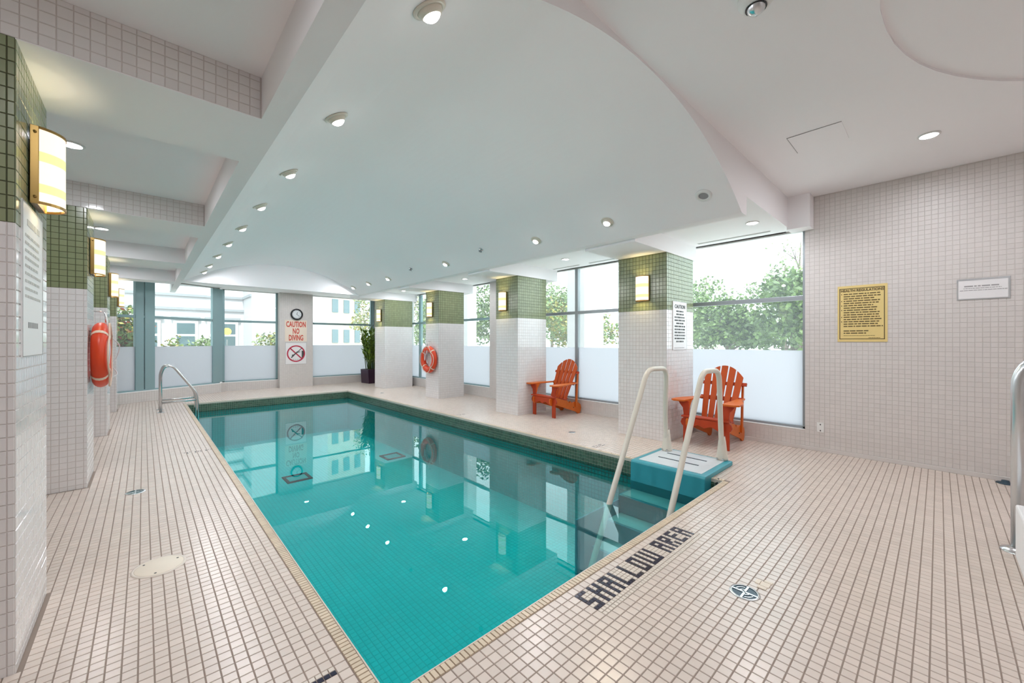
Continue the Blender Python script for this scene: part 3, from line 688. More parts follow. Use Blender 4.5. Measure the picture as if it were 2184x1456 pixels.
# ------------------------------------------------------------------ Adirondack chairs
def make_chair(label):
    t = thing('adirondack_chair', label, 'chair')
    fy = lambda q: -.37 + (q + .37) * .85 if q > -.37 else q
    prof = [(-.40, .22), (-.43, .27), (-.43, .33), (-.38, .365), (-.30, .365), (.02, .285), (.10, .275), (.16, .225), (.20, .255), (.26, .215), (.33, .235), (.46, .215), (.54, .17), (.56, .11), (.545, .04), (.51, 0), (.45, 0), (.39, .04), (.08, .125), (-.20, .205)]
    prof = [(fy(a), b) for a, b in prof]
    for s_ in (-1, 1):
        MB().prism(prof, 'x', s_ * .215 - .0135, s_ * .215 + .0135).build('side_runner', 'chair_side_lit', t, bevel=.003)
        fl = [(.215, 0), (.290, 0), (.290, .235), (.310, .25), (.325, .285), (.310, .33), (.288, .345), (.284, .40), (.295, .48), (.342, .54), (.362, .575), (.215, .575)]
        MB().prism([(s_ * a, b) for a, b in fl], 'y', -.37, -.343).build('front_leg', 'chair_front_shaded', t, bevel=.003)
        MB().prism([(-.343, .575), (-.24, .575), (-.30, .50), (-.343, .36)], 'x', s_ * .235 - .012, s_ * .235 + .012).build('arm_bracket', 'chair_side_lit', t)
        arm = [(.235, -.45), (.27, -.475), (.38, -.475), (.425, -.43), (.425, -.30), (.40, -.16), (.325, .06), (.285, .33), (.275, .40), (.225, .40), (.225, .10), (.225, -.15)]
        MB().prism([(s_ * a, fy(b)) for a, b in arm], 'z', .575, .598).build('arm', 'chair_side_lit', t, bevel=.004)
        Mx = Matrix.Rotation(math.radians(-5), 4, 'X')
        MB().prism([(fy(.345), .13), (fy(.40), .13), (fy(.425), .50), (fy(.452), .78), (fy(.41), .78), (fy(.375), .50)], 'x', s_ * .240 - .012, s_ * .240 + .012).build('rear_post', 'chair_side_lit', t, bevel=.003)
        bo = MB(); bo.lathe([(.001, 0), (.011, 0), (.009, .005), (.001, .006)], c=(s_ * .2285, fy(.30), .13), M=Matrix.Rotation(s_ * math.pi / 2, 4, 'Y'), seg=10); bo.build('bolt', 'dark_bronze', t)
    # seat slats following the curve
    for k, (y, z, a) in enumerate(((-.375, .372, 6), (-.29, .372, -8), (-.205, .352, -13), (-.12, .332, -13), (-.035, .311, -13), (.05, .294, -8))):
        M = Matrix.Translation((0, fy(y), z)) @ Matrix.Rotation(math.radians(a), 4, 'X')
        MB().box(-.225 - (.075 if k == 0 else 0), .225 + (.075 if k == 0 else 0), -.033, .033, -.009, .011, M).build('seat_slat', 'chair_front_shaded', t, bevel=.003)
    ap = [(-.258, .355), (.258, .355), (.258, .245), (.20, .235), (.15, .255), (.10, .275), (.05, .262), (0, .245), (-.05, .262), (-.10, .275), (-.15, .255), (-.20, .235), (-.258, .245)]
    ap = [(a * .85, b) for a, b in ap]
    MB().prism(ap, 'y', -.405, -.382).build('front_apron', 'chair_front_shaded', t, bevel=.003)
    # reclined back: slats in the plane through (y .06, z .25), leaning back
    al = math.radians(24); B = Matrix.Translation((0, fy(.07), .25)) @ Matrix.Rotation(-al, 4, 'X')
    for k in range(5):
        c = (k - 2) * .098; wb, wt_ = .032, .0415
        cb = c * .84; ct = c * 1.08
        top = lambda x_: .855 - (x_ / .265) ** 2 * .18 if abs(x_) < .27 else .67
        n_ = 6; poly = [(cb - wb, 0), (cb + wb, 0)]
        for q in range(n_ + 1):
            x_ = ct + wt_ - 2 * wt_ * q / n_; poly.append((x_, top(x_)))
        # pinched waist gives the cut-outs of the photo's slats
        MB().prism(poly, 'y', -.011, .011, B).build('back_slat', 'chair_back_half_lit', t, bevel=.003)
    MB().box(-.27, .27, .012, .036, .345, .405, B).build('back_rail', 'chair_front_shaded', t, bevel=.003)
    MB().box(-.30, .30, .012, .040, .575, .62, B).build('back_rail', 'chair_front_shaded', t, bevel=.003)
    MB().box(-.20, .20, .012, .034, .03, .09, B).build('back_rail', 'chair_front_shaded', t, bevel=.003)
    MB().box(-.20, .20, fy(.35), fy(.372), .14, .20).build('cross_bar', 'chair_side_lit', t)
    return t
ch = make_chair('orange stained slatted garden chair standing behind the pool handrails'); ch.location = (5.75, 2.08, .0026); ch.rotation_euler = (0, 0, -math.pi / 2 + math.radians(0))
ch2 = copy_tree(ch); ch2['label'] = 'orange stained slatted garden chair beside the second window side column'; ch2.location = (5.78, 4.95, .0026); ch2.rotation_euler = (0, 0, -math.pi / 2 + math.radians(-3))
for c in (ch, ch2): c['group'] = 'orange garden chairs by the windows'

# ------------------------------------------------------------------ pool steps and handrails
st = thing('pool_steps', 'blue moulded step unit lowered into the pool corner', 'pool steps')
PLZ = .05
m_ = MB(); m_.prism([(4.03, PLZ - .02), (4.05, PLZ), (4.80, PLZ), (4.80, .004), (4.25, .004), (4.19, -.05), (4.16, -.30), (4.02, -.30)], 'y', 1.56, 2.37); m_.build('platform', 'step_blue', st, bevel=.008)
m_ = MB(); m_.box(4.10, 4.76, 1.62, 2.31, PLZ - .001, PLZ + .003); m_.build('tread_pad', 'step_pad', st)
m_ = MB()
for x_ in (4.34, 4.56): m_.box(x_, x_ + .02, 1.75, 2.2, PLZ + .002, PLZ + .006)
m_.build('grip_strip', 'drain_blue', st)
for k in range(4):
    x1 = 4.03 - k * .25; z = -.27 - k * .19
    m_ = MB(); m_.prism([(x1 - .27, z), (x1, z), (x1, z - .04), (x1 - .23, z - .19), (x1 - .27, z - .19)], 'y', 1.57, 2.36); m_.build('step', 'step_blue', st, bevel=.006)
    m_ = MB(); m_.box(x1 - .25, x1 - .02, 1.60, 2.33, z, z + .004); m_.build('tread_pad', 'step_wet', st)
m_ = MB(); m_.box(3.02, 4.16, 1.565, 1.585, -.95, -.32); m_.box(3.02, 4.16, 2.345, 2.365, -.95, -.32); m_.build('side_panel', 'step_blue', st)
for yb, yt, x0, lb in ((2.26, 2.18, 4.68, 'cream tubular handrail on the far side of the pool steps'), (1.66, 1.63, 4.77, 'cream tubular handrail on the near side of the pool steps')):
    h = thing('pool_handrail', lb, 'handrail', group='handrails of the pool steps')
    path = fillet([(x0, yb, PLZ), (x0 - .05, yb, .50), (x0 - .15, yt + .01, 1.065), (x0 - .62, yt, 1.075), (x0 - 1.395, yt - .02, -.18), (x0 - 1.83, yt - .03, -.90)], [.3, .14, .13, .2], 8)
    MB().tube(path, .027, 14).build('rail', 'cream_tube', h, smooth=True)
    MB().lathe([(.001, 0), (.060, 0), (.062, .02), (.050, .10), (.040, .20), (.030, .26), (.027, .26)], c=(x0, yb, PLZ + .003), seg=18).build('boot', 'cream_tube', h, smooth=True)
    b = MB()
    for a in (-1, 1): b.lathe([(.001, 0), (.010, 0), (.010, .01), (.001, .012)], c=(x0 - .055, yb + a * .03, PLZ + .02), M=Matrix.Rotation(-math.pi / 2, 4, 'Y'), seg=8)
    b.build('bolt', 'steel', h)
m_ = MB()
hose = thing('drain_hose', 'dark loop of hose tucked under the step platform at the pool corner', 'hose')
MB().tube(fillet([(4.30, 1.55, -.10), (4.22, 1.50, .02), (4.14, 1.505, -.12), (4.10, 1.52, -.32)], .05), .012, 8).build('pipe', 'black_plastic', hose, smooth=True)

# ladder rails at the far end of the narrow deck
lad = thing('pool_ladder', 'polished steel pool ladder at the far corner of the narrow deck', 'ladder')
for y in (10.25, 10.72):
    path = fillet([(.245, y, .003), (.245, y, .74), (.30, y, .90), (.43, y, .90), (.79, y, .34), (.81, y, .10), (.81, y, -.85)], [.08, .07, .10, .08, .1], 6)
    r_ = MB().tube(path, .022, 12).build('rail', 'steel', lad, smooth=True)
    MB().tube([(.245, y, .185), (.80, y, .205)], .02, 10).build('side_bar', 'steel', r_, smooth=True)
    MB().lathe([(.022, .012), (.024, .012), (.055, .004), (.058, 0)], c=(.245, y, .003), seg=20).build('flange', 'steel', r_, smooth=True)
for z in (-.32, -.58, -.8):
    MB().box(.78, .84, 10.24, 10.73, z, z + .03).build('rung', 'white_plastic', lad)

# low wall and grab rail at the frame's right edge
lw = tag(MB().box(3.42, 4.11, -.62, -.335, 0, .335).build('low_wall', 'white_paint', bevel=.01), 'white end of a low wall cut by the right edge of the photo', 'low wall', kind='structure')
gr = thing('grab_rail', 'tall grey steel grab rail rising behind the low white wall', 'handrail')
path = fillet([(4.20, -.352, .003), (4.20, -.352, 1.30), (4.28, -.80, 1.30), (4.36, -1.1, 1.0), (4.38, -1.2, .003)], [.22, .2, .2], 8)
MB().tube(path, .030, 16).build('rail', 'steel_pale', gr, smooth=True)
for x_, y_ in ((4.20, -.352), (4.38, -1.2)): MB().lathe([(.03, .03), (.034, .03), (.075, .008), (.078, 0)], c=(x_, y_, .003), seg=24).build('flange', 'steel', gr, smooth=True)
an_ = thing('floor_anchor', 'small dark metal floor socket at the foot of the tiled wall behind the grab rail', 'anchor', (6.13, -.44, .003))
MB().lathe([(.001, .03), (.025, .03), (.03, .012), (.06, .008), (.062, 0)], seg=20).build('cup', 'drain_blue', an_, smooth=True)

# ------------------------------------------------------------------ life rings
def life_ring(label, loc, s_):
    t = thing('life_ring', label, 'life ring', loc, 0 if s_ > 0 else math.pi)
    R_, r_ = .255, .075; m_ = MB(); A, Bn = 44, 16
    def tp(a, b, rr=r_): return (math.cos(b) * rr * .82, (R_ + math.sin(b) * rr) * math.cos(a), (R_ + math.sin(b) * rr) * math.sin(a))
    for i in range(A):
        for j in range(Bn):
            a0, a1, b0, b1 = (2 * math.pi * q for q in (i / A, (i + 1) / A, j / Bn, (j + 1) / Bn))
            m_.sm.add(len(m_.f)); m_.quad(tp(a0, b0), tp(a1, b0), tp(a1, b1), tp(a0, b1))
    m_.build('ring', 'ring_orange', t, smooth=True, weld=True)
    for k in range(4):
        a = math.pi / 4 + k * math.pi / 2; m_ = MB()
        for i in range(3):
            for j in range(Bn):
                a0, a1 = a - .05 + i * .034, a - .05 + (i + 1) * .034; b0, b1 = 2 * math.pi * j / Bn, 2 * math.pi * (j + 1) / Bn
                m_.sm.add(len(m_.f)); m_.quad(tp(a0, b0, r_ + .003), tp(a1, b0, r_ + .003), tp(a1, b1, r_ + .003), tp(a0, b1, r_ + .003))
        m_.build('strap', 'rope_cream', t, smooth=True, weld=True)
    pts = []
    for i in range(65):
        a = math.pi / 4 + 2 * math.pi * i / 64; sag = abs(math.sin(2 * (a - math.pi / 4))); pts.append(((r_ * .82 + .008) * (1 - .1 * sag), (R_ + .01 + .055 * sag) * math.cos(a), (R_ + .01 + .055 * sag) * math.sin(a)))
    MB().tube(pts, .008, 8).build('grab_line', 'rope_cream', t, smooth=True)
    MB().tube(fillet([(-.05, .0, .44), (.02, .0, .44), (.03, 0, .40), (.035, .0, .33)], .02), .006, 8).build('hook', 'steel', t, smooth=True)
    rp = [(.03, .03, .43), (.05, -.05, .30), (.055, -.12, .12), (.05, -.10, -.05), (.06, -.06, .10), (.055, .03, .25), (.06, -.03, .05), (.05, .02, -.12), (.06, .06, .06), (.03, .03, .42)]
    MB().tube(fillet(rp, .05, 5), .007, 6).build('throw_rope', 'rope_white', t, smooth=True)
    return t
lr = life_ring('orange life ring seen edge on, hung on the second left column', (XLC + .075, 5.80, 1.245), 1)
MB().tube(fillet([(.06, .22, .18), (.13, .34, .10), (.10, .40, -.05), (.05, .34, -.12), (.12, .30, -.22), (.06, .2, -.25)], .06), .005, 6).build('loose_line', 'rope_white', lr, smooth=True)
life_ring('orange life ring hung facing the pool on the third window side column', (RX[2][0] - .075, 8.50, .94), -1)

# ------------------------------------------------------------------ signs
def dash_lines(parent, M, x0, x1, zs, hgt, mkey, seed=1, name='print_lines', fill=.9, ragged=.25):
    """flat print too small to read: word-length dashes; local x along, z up, y out of the face"""
    rr = random.Random(seed); m_ = MB()
    for z in zs:
        x = x0; end = x1 - rr.random() * ragged * (x1 - x0)
        while x < end:
            w_ = min(hgt * (1.2 + rr.random() * 4.0), end - x)
            if w_ > hgt * .4: m_.box(x, x + w_, -.0012, 0, z - hgt / 2, z + hgt / 2, M)
            x += w_ + hgt * .6
    return m_.build(name, mkey, parent)
def border(parent, M, x0, x1, z0, z1, w_, mkey):
    m_ = MB()
    for b in ((x0, x1, z0, z0 + w_), (x0, x1, z1 - w_, z1), (x0, x0 + w_, z0, z1), (x1 - w_, x1, z0, z1)): m_.box(b[0], b[1], -.001, 0, b[2], b[3], M)
    m_.build('border', mkey, parent)
# frame: local x runs to the viewer's right, y away from the viewer
def face(o, right): 
    r_ = Vector(right); return Matrix((r_, Vector((0, 0, 1)).cross(r_), Vector((0, 0, 1)))).transposed().to_4x4() if False else Matrix(((r_.x, -r_.y if False else Vector((0, 0, 1)).cross(r_).x, 0, o[0]), (r_.y, Vector((0, 0, 1)).cross(r_).y, 0, o[1]), (0, 0, 1, o[2]), (0, 0, 0, 1)))
def rotof(M): return (M @ Matrix.Rotation(math.pi / 2, 4, 'X')).to_euler()
def put(M, x, z, y=-.002): return M @ Vector((x, y, z))
TF = .0035   # tiles stand this proud
# yellow health notice on the right wall
Mf = face((XR - TF - .004, .62, 1.712), (0, -1, 0))
t = thing('notice_board', 'yellow HEALTH REGULATIONS notice with dark border on the tiled wall', 'sign')
MB().box(-.222, .222, 0, .006, -.335, .335, Mf).build('panel', 'sign_yellow', t)
border(t, Mf, -.205, .200, -.305, .305, .008, 'ink_brown')
text('HEALTH REGULATIONS', .042, 'ink_brown', t, put(Mf, 0, .275), rotof(Mf), xs=.86, bold=.0012)
dash_lines(t, Mf, -.165, .185, [.235 - k * .0275 for k in range(15)], .012, 'ink_brown', 3)
dash_lines(t, Mf, -.165, .10, [-.205, -.232], .012, 'ink_brown', 5)
dash_lines(t, Mf, -.165, .185, [-.262], .004, 'ink_brown', 6)
dash_lines(t, Mf, .06, .185, [-.288], .005, 'ink_brown', 6)
m_ = MB()
for z in (.235, .152, .098, .043, -.04, -.095): m_.box(-.188, -.180, -.0012, 0, z - .006, z + .006, Mf)
m_.build('numerals', 'ink_brown', t)
Mf = face((XR - TF - .004, -.303, 1.915), (0, -1, 0))
t = thing('paper_notice', 'white paper notice under clear plastic high on the tiled wall', 'sign')
MB().box(-.175, .175, 0, .004, -.108, .108, Mf).build('holder', 'steel_pale', t); MB().box(-.165, .160, -.002, 0, -.096, .088, Mf).build('sheet', 'sign_white', t)
Mg = Mf @ Matrix.Translation((0, -.002, 0))
dash_lines(t, Mg, -.125, .115, [.030], .012, 'ink_grey', 2, ragged=0); dash_lines(t, Mg, -.13, .12, [.008], .006, 'ink_grey', 4, ragged=0); dash_lines(t, Mg, -.155, .155, [-.012], .006, 'ink_grey', 5, ragged=0)
Mf = face((XR - TF - .002, 1.01, .305), (0, -1, 0))
t = thing('wall_outlet', 'small white outlet plate low on the tiled wall beside the window', 'outlet')
MB().box(-.036, .036, -.006, .003, -.06, .06, Mf).build('plate', 'white_plastic', t, bevel=.002); m_ = MB()
for z in (-.04, .035): m_.box(-.006, .006, -.008, -.005, z - .008, z + .008, Mf)
m_.build('socket', 'ink_dark', t)
# caution board on the nearest right column
Mf = face((5.645, RC[0][0] - TF - .006, 1.605), (1, 0, 0))
t = thing('caution_board', 'tall white CAUTION notice on the side of the nearest window side column', 'sign')
MB().box(-.225, .225, 0, .008, -.345, .345, Mf).build('panel', 'sign_white', t); border(t, Mf, -.222, .222, -.342, .342, .004, 'ink_grey')
text('CAUTION', .075, 'ink_dark', t, put(Mf, 0, .27), rotof(Mf), bold=.0015)
for k in range(11): dash_lines(t, Mf, -.17 + (.05 if k in (0, 1, 4, 10) else 0), .17 - (.05 if k in (0, 1, 4, 10) else 0), [.205 - k * .043], .021, 'ink_dark', 20 + k, name='print_line', ragged=.05)
dash_lines(t, Mf, -.18, .18, [-.315], .008, 'ink_grey', 50)
# notice on the nearest left column
Mf = face((XLC + TF + .004, 2.93, 1.655), (0, 1, 0))
t = thing('pool_rules_board', 'tall white rules notice below the sconce on the nearest left column', 'sign')
MB().box(-.235, .235, 0, .006, -.345, .345, Mf).build('panel', 'sign_white', t); border(t, Mf, -.233, .233, -.343, .343, .004, 'ink_grey')
dash_lines(t, Mf, -.14, .14, [.262], .028, 'ink_faint', 8, ragged=0); dash_lines(t, Mf, -.18, .18, [.20 - k * .034 for k in range(9)], .012, 'ink_faint', 9)
dash_lines(t, Mf, -.12, .10, [-.20], .026, 'ink_grey', 10, ragged=0)
Mf = face((XLC + TF + .003, 2.66, 1.93), (0, 1, 0))
# far pillar: clock, caution, pictogram
yp = YF - .2 - TF
ck = thing('wall_clock', 'round black rimmed clock above the red caution sign', 'clock', (3.40, yp - .001, 2.20))
Mc = Matrix.Rotation(math.pi / 2, 4, 'X')
MB().lathe([(.001, 0), (.165, 0), (.172, .02), (.165, .045), (.135, .045), (.125, .03)], M=Mc, seg=36).build('rim', 'black_plastic', ck, smooth=True)
MB().lathe([(.001, .026), (.13, .026)], M=Mc, seg=36).build('dial', 'clock_face', ck)
m_ = MB()
for k in range(12):
    a = k * math.pi / 6; m_.box(-.004, .004, -.029, -.0265, .095, .115, Matrix.Rotation(a, 4, 'Y'))
m_.build('hour_marks', 'ink_dark', ck)
MB().box(-.005, .005, -.031, -.0275, -.01, .07, Matrix.Rotation(.25, 4, 'Y')).build('hour_hand', 'black_plastic', ck); MB().box(-.004, .004, -.034, -.031, -.01, .10, Matrix.Rotation(2.3, 4, 'Y')).build('minute_hand', 'black_plastic', ck)
Mf = face((3.385, yp - .004, 1.705), (1, 0, 0))
t = thing('caution_sign', 'cream sign reading CAUTION NO DIVING in red under the clock', 'sign')
MB().box(-.30, .30, 0, .004, -.325, .32, Mf).build('panel', 'sign_cream', t)
text('CAUTION', .23, 'ink_red', t, put(Mf, 0, .185), rotof(Mf), xs=.52, bold=.006); text('NO', .23, 'ink_red', t, put(Mf, 0, -.02), rotof(Mf), xs=.52, bold=.006); text('DIVING', .23, 'ink_red', t, put(Mf, 0, -.22), rotof(Mf), xs=.52, bold=.006)
Mf = face((3.385, yp - .004, 1.015), (1, 0, 0))
t = thing('no_diving_sign', 'square white pictogram sign with red prohibition circle over a diver', 'sign')
MB().box(-.29, .29, 0, .004, -.32, .33, Mf).build('panel', 'sign_white', t); border(t, Mf, -.29, .29, -.32, .33, .006, 'ink_grey')
m_ = MB(); m_.tube([put(Mf, -.13, -.12, -.0035), put(Mf, -.02, -.0, -.0035), put(Mf, .04, .06, -.0035)], .016, 6); m_.tube([put(Mf, .04, .05, -.0035), put(Mf, .15, .16, -.0035)], .010, 6); m_.tube([put(Mf, .02, .03, -.0035), put(Mf, .11, .05, -.0035)], .008, 6)
m_.lathe([(.001, -.003), (.03, -.003), (.001, .003)], c=tuple(put(Mf, -.085, -.055, -.0035)), M=Mc, seg=12); m_.build('diver_figure', 'ink_dark', t)
MB().prism([(.155, -.13), (.21, -.13), (.235, -.02), (.235, .085), (.155, .085)], 'y', -.003, 0, Mf).build('pool_wall_mark', 'ink_dark', t)
m_ = MB()
for q in range(5): m_.box(-.15 + q * .06, -.11 + q * .06, -.002, 0, -.185, -.17, Mf)
m_.build('water_marks', 'ink_grey', t)
m_ = MB(); m_.lathe([(.215, .0045), (.25, .0045), (.25, 0), (.215, 0), (.215, .0045)], c=tuple(put(Mf, 0, 0, 0)), M=Mc, seg=40)
m_.box(-.225, .225, -.0055, -.004, -.017, .017, Mf @ Matrix.Rotation(math.radians(45), 4, 'Y')); m_.build('prohibition_ring', 'ink_crimson', t)

# ------------------------------------------------------------------ deck fittings
def round_drain(x, y, r, label, mkey='drain_green', h=.004):
    d = thing('floor_drain', label, 'drain', (x, y, .0025))
    MB().lathe([(r * .86, h), (r, h * .8), (r * 1.04, 0), (r * .86, 0)], seg=28).build('rim', 'steel_pale', d, smooth=True)
    MB().lathe([(.001, .001), (r * .88, .001)], seg=28).build('cup', mkey, d)
    m_ = MB()
    m_.box(-r * .86, r * .86, -.005, .005, .001, h); m_.box(-.005, .005, -r * .86, r * .86, .001, h)
    for q in range(-2, 3):
        if q: m_.lathe([(abs(q) * r * .3, h), (abs(q) * r * .3 + .005, h), (abs(q) * r * .3 + .005, .001)], a0=(math.pi if q < 0 else 0) + .25, a1=(math.pi if q < 0 else 0) + 1.3, seg=10)
    m_.build('grate', 'steel_pale', d)
round_drain(-.053, 5.0, .068, 'round greenish drain in the narrow deck between the left columns')
round_drain(2.418, .726, .072, 'round dark blue drain in the wide deck below the mosaic words', 'drain_blue')
round_drain(4.764, 3.79, .05, 'small dark drain in the window side deck between the columns', 'ink_dark')
round_drain(4.68, 10.15, .05, 'tiny dark drain in the far window side deck', 'ink_dark')
t = thing('skimmer_lid', 'round beige access lid in the narrow deck nearest the camera', 'lid', (.072, 3.253, .0025))
MB().lathe([(.001, .006), (.112, .006), (.116, .004), (.116, 0)], seg=36).build('lid', 'cover_tan', t, smooth=True)
MB().lathe([(.116, .004), (.120, .005), (.128, .004), (.130, 0)], seg=36).build('collar', 'mosaic_light', t, smooth=True)
m_ = MB()
for a in (.4, 2.4, 4.5): m_.lathe([(.001, .0075), (.006, .0072), (.006, .005)], c=(.095 * math.cos(a), .095 * math.sin(a), 0), seg=10)
m_.build('screw', 'ink_dark', t)
t = thing('repair_patch', 'tan patch of mismatched repair tiles beside the dark drain', 'tile patch', (2.57, .672, .0025))
for (x0, x1, y0, y1) in ((-.05, -.022, -.02, .024), (-.018, .03, -.026, .018), (-.01, .035, .022, .045), (.034, .055, -.03, .01)): MB().box(x0, x1, y0, y1, 0, .004).build('tile', 'cover_tan', t)

# ------------------------------------------------------------------ potted plant
pl = thing('potted_plant', 'tall leafy green plant in a square dark purple planter by the far window', 'plant', (5.60, 12.92, .003), .1)
m_ = MB(); m_.prism([(-.24, 0), (.24, 0), (.27, .46), (-.27, .46)], 'y', -.25, .25); m_.build('planter', 'planter', pl, bevel=.01)
MB().box(-.24, .24, -.23, .23, .455, .463).build('soil', 'soil', pl)
rr = random.Random(4); stems = MB(); leaves = MB()
for s_ in range(22):
    x0, y0 = rr.uniform(-.19, .17), rr.uniform(-.17, .17); hgt = rr.uniform(.85, 1.35); lx, ly = x0 * 1.1 - .05 + rr.uniform(-.14, .12), y0 * 1.1 + rr.uniform(-.12, .12)
    pts = [Vector((x0, y0, .45)), Vector((x0 + lx * .35, y0 + ly * .35, .45 + hgt * .5)), Vector((x0 + lx * .8, y0 + ly * .8, .45 + hgt))]
    stems.tube(pts, .012, 6, rad=[.014, .011, .005])
    nl = int(hgt * 28)
    for q in range(nl):
        f = .22 + .78 * q / nl; c = pts[0].lerp(pts[1], f * 2) if f < .5 else pts[1].lerp(pts[2], f * 2 - 1)
        a = q * 2.4 + rr.random(); el = rr.uniform(.25, 1.15); L_ = rr.uniform(.13, .25); w_ = L_ * .17
        d = Vector((math.cos(a) * math.cos(el), math.sin(a) * math.cos(el), math.sin(el))); sd = Vector((-math.sin(a), math.cos(a), 0)); up = d.cross(sd)
        m1 = c + d * L_ * .5 + up * .012
        leaves.quad(c, m1 + sd * w_, c + d * L_, m1); leaves.quad(c, m1, c + d * L_, m1 - sd * w_)
stems.build('stems', 'stem', pl, smooth=True); f = leaves.build('foliage', 'plant_leaf', pl); f['kind'] = 'stuff'

# ------------------------------------------------------------------ outside
m_ = MB(); m_.box(-40, XL - .2, -40, 70, -1.0, -.35); m_.box(XR + .2, 60, -40, 70, -1.0, -.35); m_.box(XL - .2, XR + .2, -40, YB - .2, -1.0, -.35); m_.box(XL - .2, XR + .2, YF + .2, 70, -1.0, -.35)
tag(m_.build('ground', 'ground'), 'unseen ground outside the windows, made pale to bounce daylight in', 'ground', kind='structure')
def foliage(parent, blobs, n_, size, mkeys, seed, name='foliage'):
    rr = random.Random(seed); m_ = MB()
    tot = sum(b[3] * b[4] for b in blobs)
    for (bx, by, bz, rx, rz) in blobs:
        for q in range(int(n_ * rx * rz / tot)):
            while True:
                p = Vector((rr.uniform(-1, 1), rr.uniform(-1, 1), rr.uniform(-1, 1)))
                if .25 < p.length < 1: break
            c = Vector((bx + p.x * rx, by + p.y * rx, bz + p.z * rz)); L_ = size * rr.uniform(.6, 1.3)
            d = Vector((rr.gauss(0, 1), rr.gauss(0, 1), rr.gauss(-.2, .7))).normalized(); sd = d.orthogonal().normalized(); sd = Matrix.Rotation(rr.random() * 6.3, 3, d) @ sd; up = d.cross(sd)
            m_.mi = rr.randrange(len(mkeys)); m1 = c + d * L_ * .5 + up * L_ * .08
            m_.quad(c, m1 + sd * L_ * .28, c + d * L_, m1); m_.quad(c, m1, c + d * L_, m1 - sd * L_ * .28)
    o = m_.build(name, mkeys, parent); o['kind'] = 'stuff'; return o
def tree(x, y, h, rad, label, mkeys, seed, n_=2600, size=.16, low=1.5, bare=False, group='trees outside the windows'):
    rr = random.Random(seed); t = thing('tree', label, 'tree', (x, y, -.35), group=group)
    tr_ = MB(); tr_.tube([(0, 0, 0), (.04, .03, h * .35), (-.05, .06, h * .7), (0, 0, h * .95)], .1, 8, rad=[.11, .085, .05, .015])
    br = MB(); blobs = []
    for k in range(11):
        z0 = h * rr.uniform(.28, .75); a = rr.random() * 6.28; L_ = rad * rr.uniform(.5, 1.0); z1 = z0 + L_ * rr.uniform(.25, .8)
        e1 = Vector((math.cos(a) * L_, math.sin(a) * L_, z1)); md = Vector((math.cos(a + .2) * L_ * .5, math.sin(a + .2) * L_ * .5, (z0 + z1) / 2 + .1))
        br.tube([(0, 0, z0), md, e1], .03, 6, rad=[.04, .025, .008])
        for q in range(4 if bare else 2):
            e2 = e1 + Vector((rr.uniform(-.6, .6), rr.uniform(-.6, .6), rr.uniform(.2, .9))) * rad * .5; br.tube([md if q % 2 else e1, e2], .012, 5, rad=[.016, .004])
        blobs.append((e1.x, e1.y, max(e1.z, low + .35), rad * rr.uniform(.35, .55), rad * rr.uniform(.28, .42)))
    blobs.append((0, 0, h * .8, rad * .6, h * .18)); blobs.append((0, 0, low + .35 + rad * .4, rad * .8, rad * .45))
    tr_.build('trunk', 'bark', t, smooth=True); br.build('branches', 'bark', t, smooth=True)
    foliage(t, blobs, n_, size, mkeys, seed)
    return t
tree(11.3, 2.3, 3.5, 1.25, 'round leafy green tree outside the nearest window', ['leaf_deep', 'leaf_mid'], 1, 5200, .15)
tree(13.4, 6.2, 3.1, 1.2, 'bushy tree in the middle of the nearest window view', ['leaf_mid', 'leaf_mid', 'leaf_pale'], 2, 4200, .15)
tree(17.0, .2, 6.8, 1.5, 'taller pale tree at the right of the nearest window view', ['leaf_pale', 'leaf_mid'], 3, 3000, .17, low=2.6)
tree(21.0, 9.6, 5.6, 1.7, 'thin bare branched tree behind the hedge trees', ['leaf_pale'], 4, 900, .14, low=2.2, bare=True)
tree(20.0, 3.9, 6.2, 1.6, 'nearly bare tree with upright twigs behind the hedge trees', ['leaf_pale'], 5, 500, .14, low=2.2, bare=True)
tree(17.2, 6.6, 4.6, 1.3, 'pale green tree at the left of the nearest window view', ['leaf_pale', 'leaf_mid'], 6, 2600, .16)
tree(12.6, 9.6, 3.6, 1.3, 'yellow green tree seen past the white exterior column', ['leaf_mid', 'leaf_gold'], 7, 3400, .15)
tree(11.0, 12.4, 4.0, 1.5, 'leafy tree outside the window behind the farther chair', ['leaf_mid', 'leaf_deep', 'leaf_pale'], 8, 4600, .15)
tree(12.5, 18.0, 4.4, 1.6, 'leafy tree outside the third window side window', ['leaf_mid', 'leaf_pale'], 9, 3400, .16)
tree(10.0, 20.5, 4.6, 1.7, 'feathery pale tree outside the far window behind the plant', ['leaf_pale', 'leaf_gold'], 10, 3600, .16)
tree(9.6, 15.8, 3.9, 1.1, 'slim green tree outside the farthest window side window', ['leaf_mid', 'leaf_pale'], 12, 2400, .15)
tree(12.1, 4.0, 3.0, .8, 'low dense green tree in the centre of the nearest window view', ['leaf_mid', 'leaf_deep'], 31, 4200, .14)
tree(16.2, 3.6, 4.6, 1.2, 'hazy pale tree behind the centre of the nearest window view', ['leaf_pale', 'leaf_pale', 'leaf_mid'], 32, 3000, .16)
tree(14.8, 11.9, 4.4, 1.3, 'pale tree behind the yellow green tree past the exterior column', ['leaf_pale', 'leaf_mid'], 33, 3000, .16)
tree(17.5, 15.4, 5.4, 1.6, 'tall pale tree outside the window behind the farther chair', ['leaf_pale', 'leaf_mid'], 34, 3200, .17)
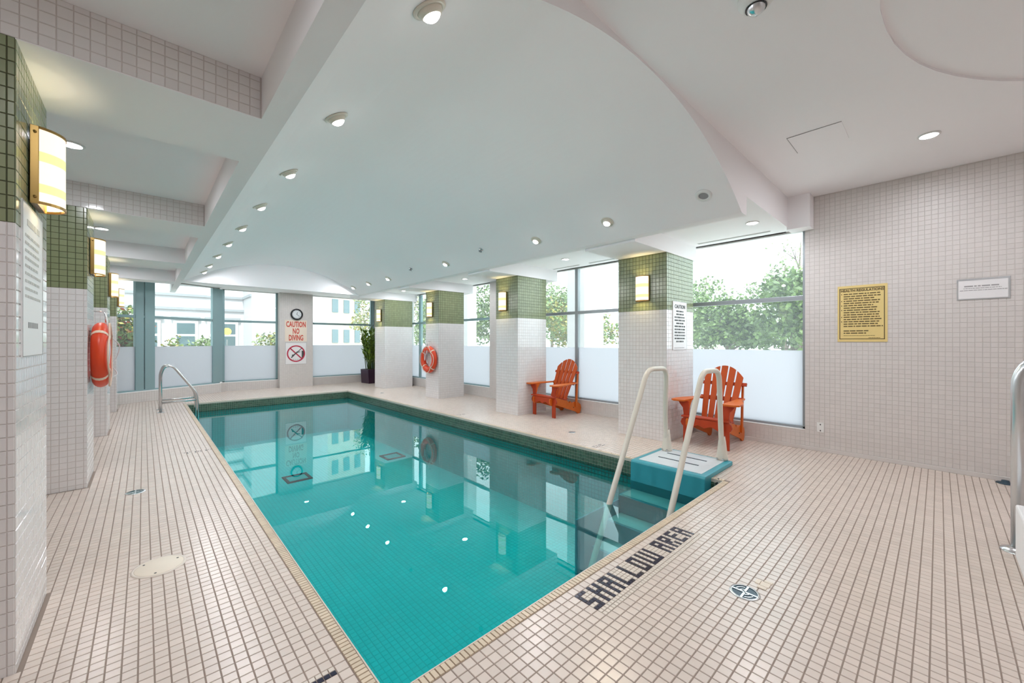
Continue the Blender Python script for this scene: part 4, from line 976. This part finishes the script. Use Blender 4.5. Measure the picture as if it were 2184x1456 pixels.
def shrub(x, y, r, h, label, mkeys, seed, n_=1800, size=.11):
    t = thing('shrub', label, 'shrub', (x, y, -.35)); rr = random.Random(seed)
    st_ = MB()
    for q in range(6): a = q * 1.05; st_.tube([(0, 0, 0), (math.cos(a) * r * .5, math.sin(a) * r * .5, h * .7)], .02, 5, rad=[.03, .01])
    st_.build('stems', 'bark', t); bl = [(rr.uniform(-.4, .4) * r, rr.uniform(-.4, .4) * r, h * rr.uniform(.4, .75), r * .6, h * .3) for q in range(8)]
    foliage(t, bl, n_, size, mkeys, seed); return t
shrub(-.55, 15.6, .85, 2.75, 'red flowered leafy bush left of the thick window post', ['leaf_mid', 'leaf_deep', 'leaf_mid', 'flower_red', 'leaf_gold'], 21, 4200, .13)
shrub(.65, 15.9, .5, 1.95, 'small bright green bush right of the thick window post', ['leaf_mid', 'leaf_gold'], 22, 1500)
shrub(1.5, 16.6, .6, 1.95, 'low rounded pale bush below the facade window', ['leaf_pale', 'leaf_mid'], 23, 1800)
shrub(3.55, 16.2, .85, 2.05, 'rounded green bush beside the white facade', ['leaf_mid', 'leaf_pale', 'leaf_gold'], 24, 2600)
# far building across the courtyard
bd = thing('building', 'white building across the courtyard with banded walls and sash windows', 'building')
m_ = MB(); m_.box(-9, 2.95, 19.0, 24, -.4, 12); m_.box(2.95, 4.6, 17.4, 24, -.4, 12); m_.build('wall', 'facade', bd)
for z in (2.55, 3.05, 3.6, 5.6): MB().box(-9, 2.95, 18.94, 19.0, z, z + .09).build('string_course', 'facade_band', bd)
for z in (3.05, 3.6): MB().box(2.89, 2.95, 17.4, 19.0, z, z + .09).build('string_course', 'facade_band', bd)
for x0, x1 in ((-6.6, -5.4), (-4.4, -3.2), (-1.9, -.9), (-.55, .45), (.80, 1.50), (1.78, 2.75)):
    wv = MB().box(x0, x1, 18.9, 18.98, .35, 2.13).build('window', 'white_paint', bd)
    MB().box(x0 + .09, x1 - .09, 18.885, 18.91, 1.66, 2.06).build('pane', 'far_glass', wv); MB().box(x0 + .09, x1 - .09, 18.885, 18.91, .45, 1.58).build('pane', 'far_glass', wv)
    MB().box(x0 - .08, x1 + .08, 18.88, 18.95, 2.22, 2.30).build('lintel', 'facade_band', wv)
for x, y, lb in ((4.2, 17.40, 'small dark outdoor lamp on the white facade'),):
    wl_ = tag(MB().box(x - .06, x + .06, y - .10, y, 1.73, 1.97).build('wall_lamp', 'black_plastic', bd), lb); MB().box(x - .05, x + .05, y - .12, y - .08, 1.65, 1.75).build('lens', 'grey_plastic', wl_)
t = thing('yellow_disc', 'small round yellow sign disc seen through the far window', 'sign', (2.15, 17.0, -.35)); MB().tube([(0, 0, 0), (0, 0, 1.8)], .025, 8).build('post', 'frame_grey', t); MB().lathe([(.001, -.02), (.125, -.02), (.125, .02), (.001, .02)], c=(0, 0, 2.08), M=Mc, seg=24).build('disc', 'disc_glow', t)
# exterior colonnade and distant tower
for x, y, hx, hy, lb in ((8.55, 6.35, .42, .28, 'white exterior column seen through the window behind the farther chair'), (8.6, 11.55, .2, .2, 'white exterior column seen through the third window side window'), (5.0, 16.6, .3, .3, 'white exterior column outside the far window behind the plant')):
    t = thing('exterior_column', lb, 'column', (x, y, -.35)); MB().box(-hx, hx, -hy, hy, .25, 6).build('shaft', 'facade', t, bevel=.01); MB().box(-hx - .06, hx + .06, -hy - .06, hy + .06, 0, .25).build('base', 'facade_band', t)
tw = thing('tower_block', 'pale distant tower block with rows of small windows', 'building', (13.0, 47.0, -.35), .3)
MB().box(-4.5, 4.5, -4, 4, 0, 26).build('wall', 'facade_far', tw)
for fl_ in range(7):
    for c in range(6): MB().box(-3.9 + c * 1.4, -3.2 + c * 1.4, -4.08, -3.98, 1.6 + fl_ * 3.2, 3.0 + fl_ * 3.2).build('window', 'far_glass', tw)
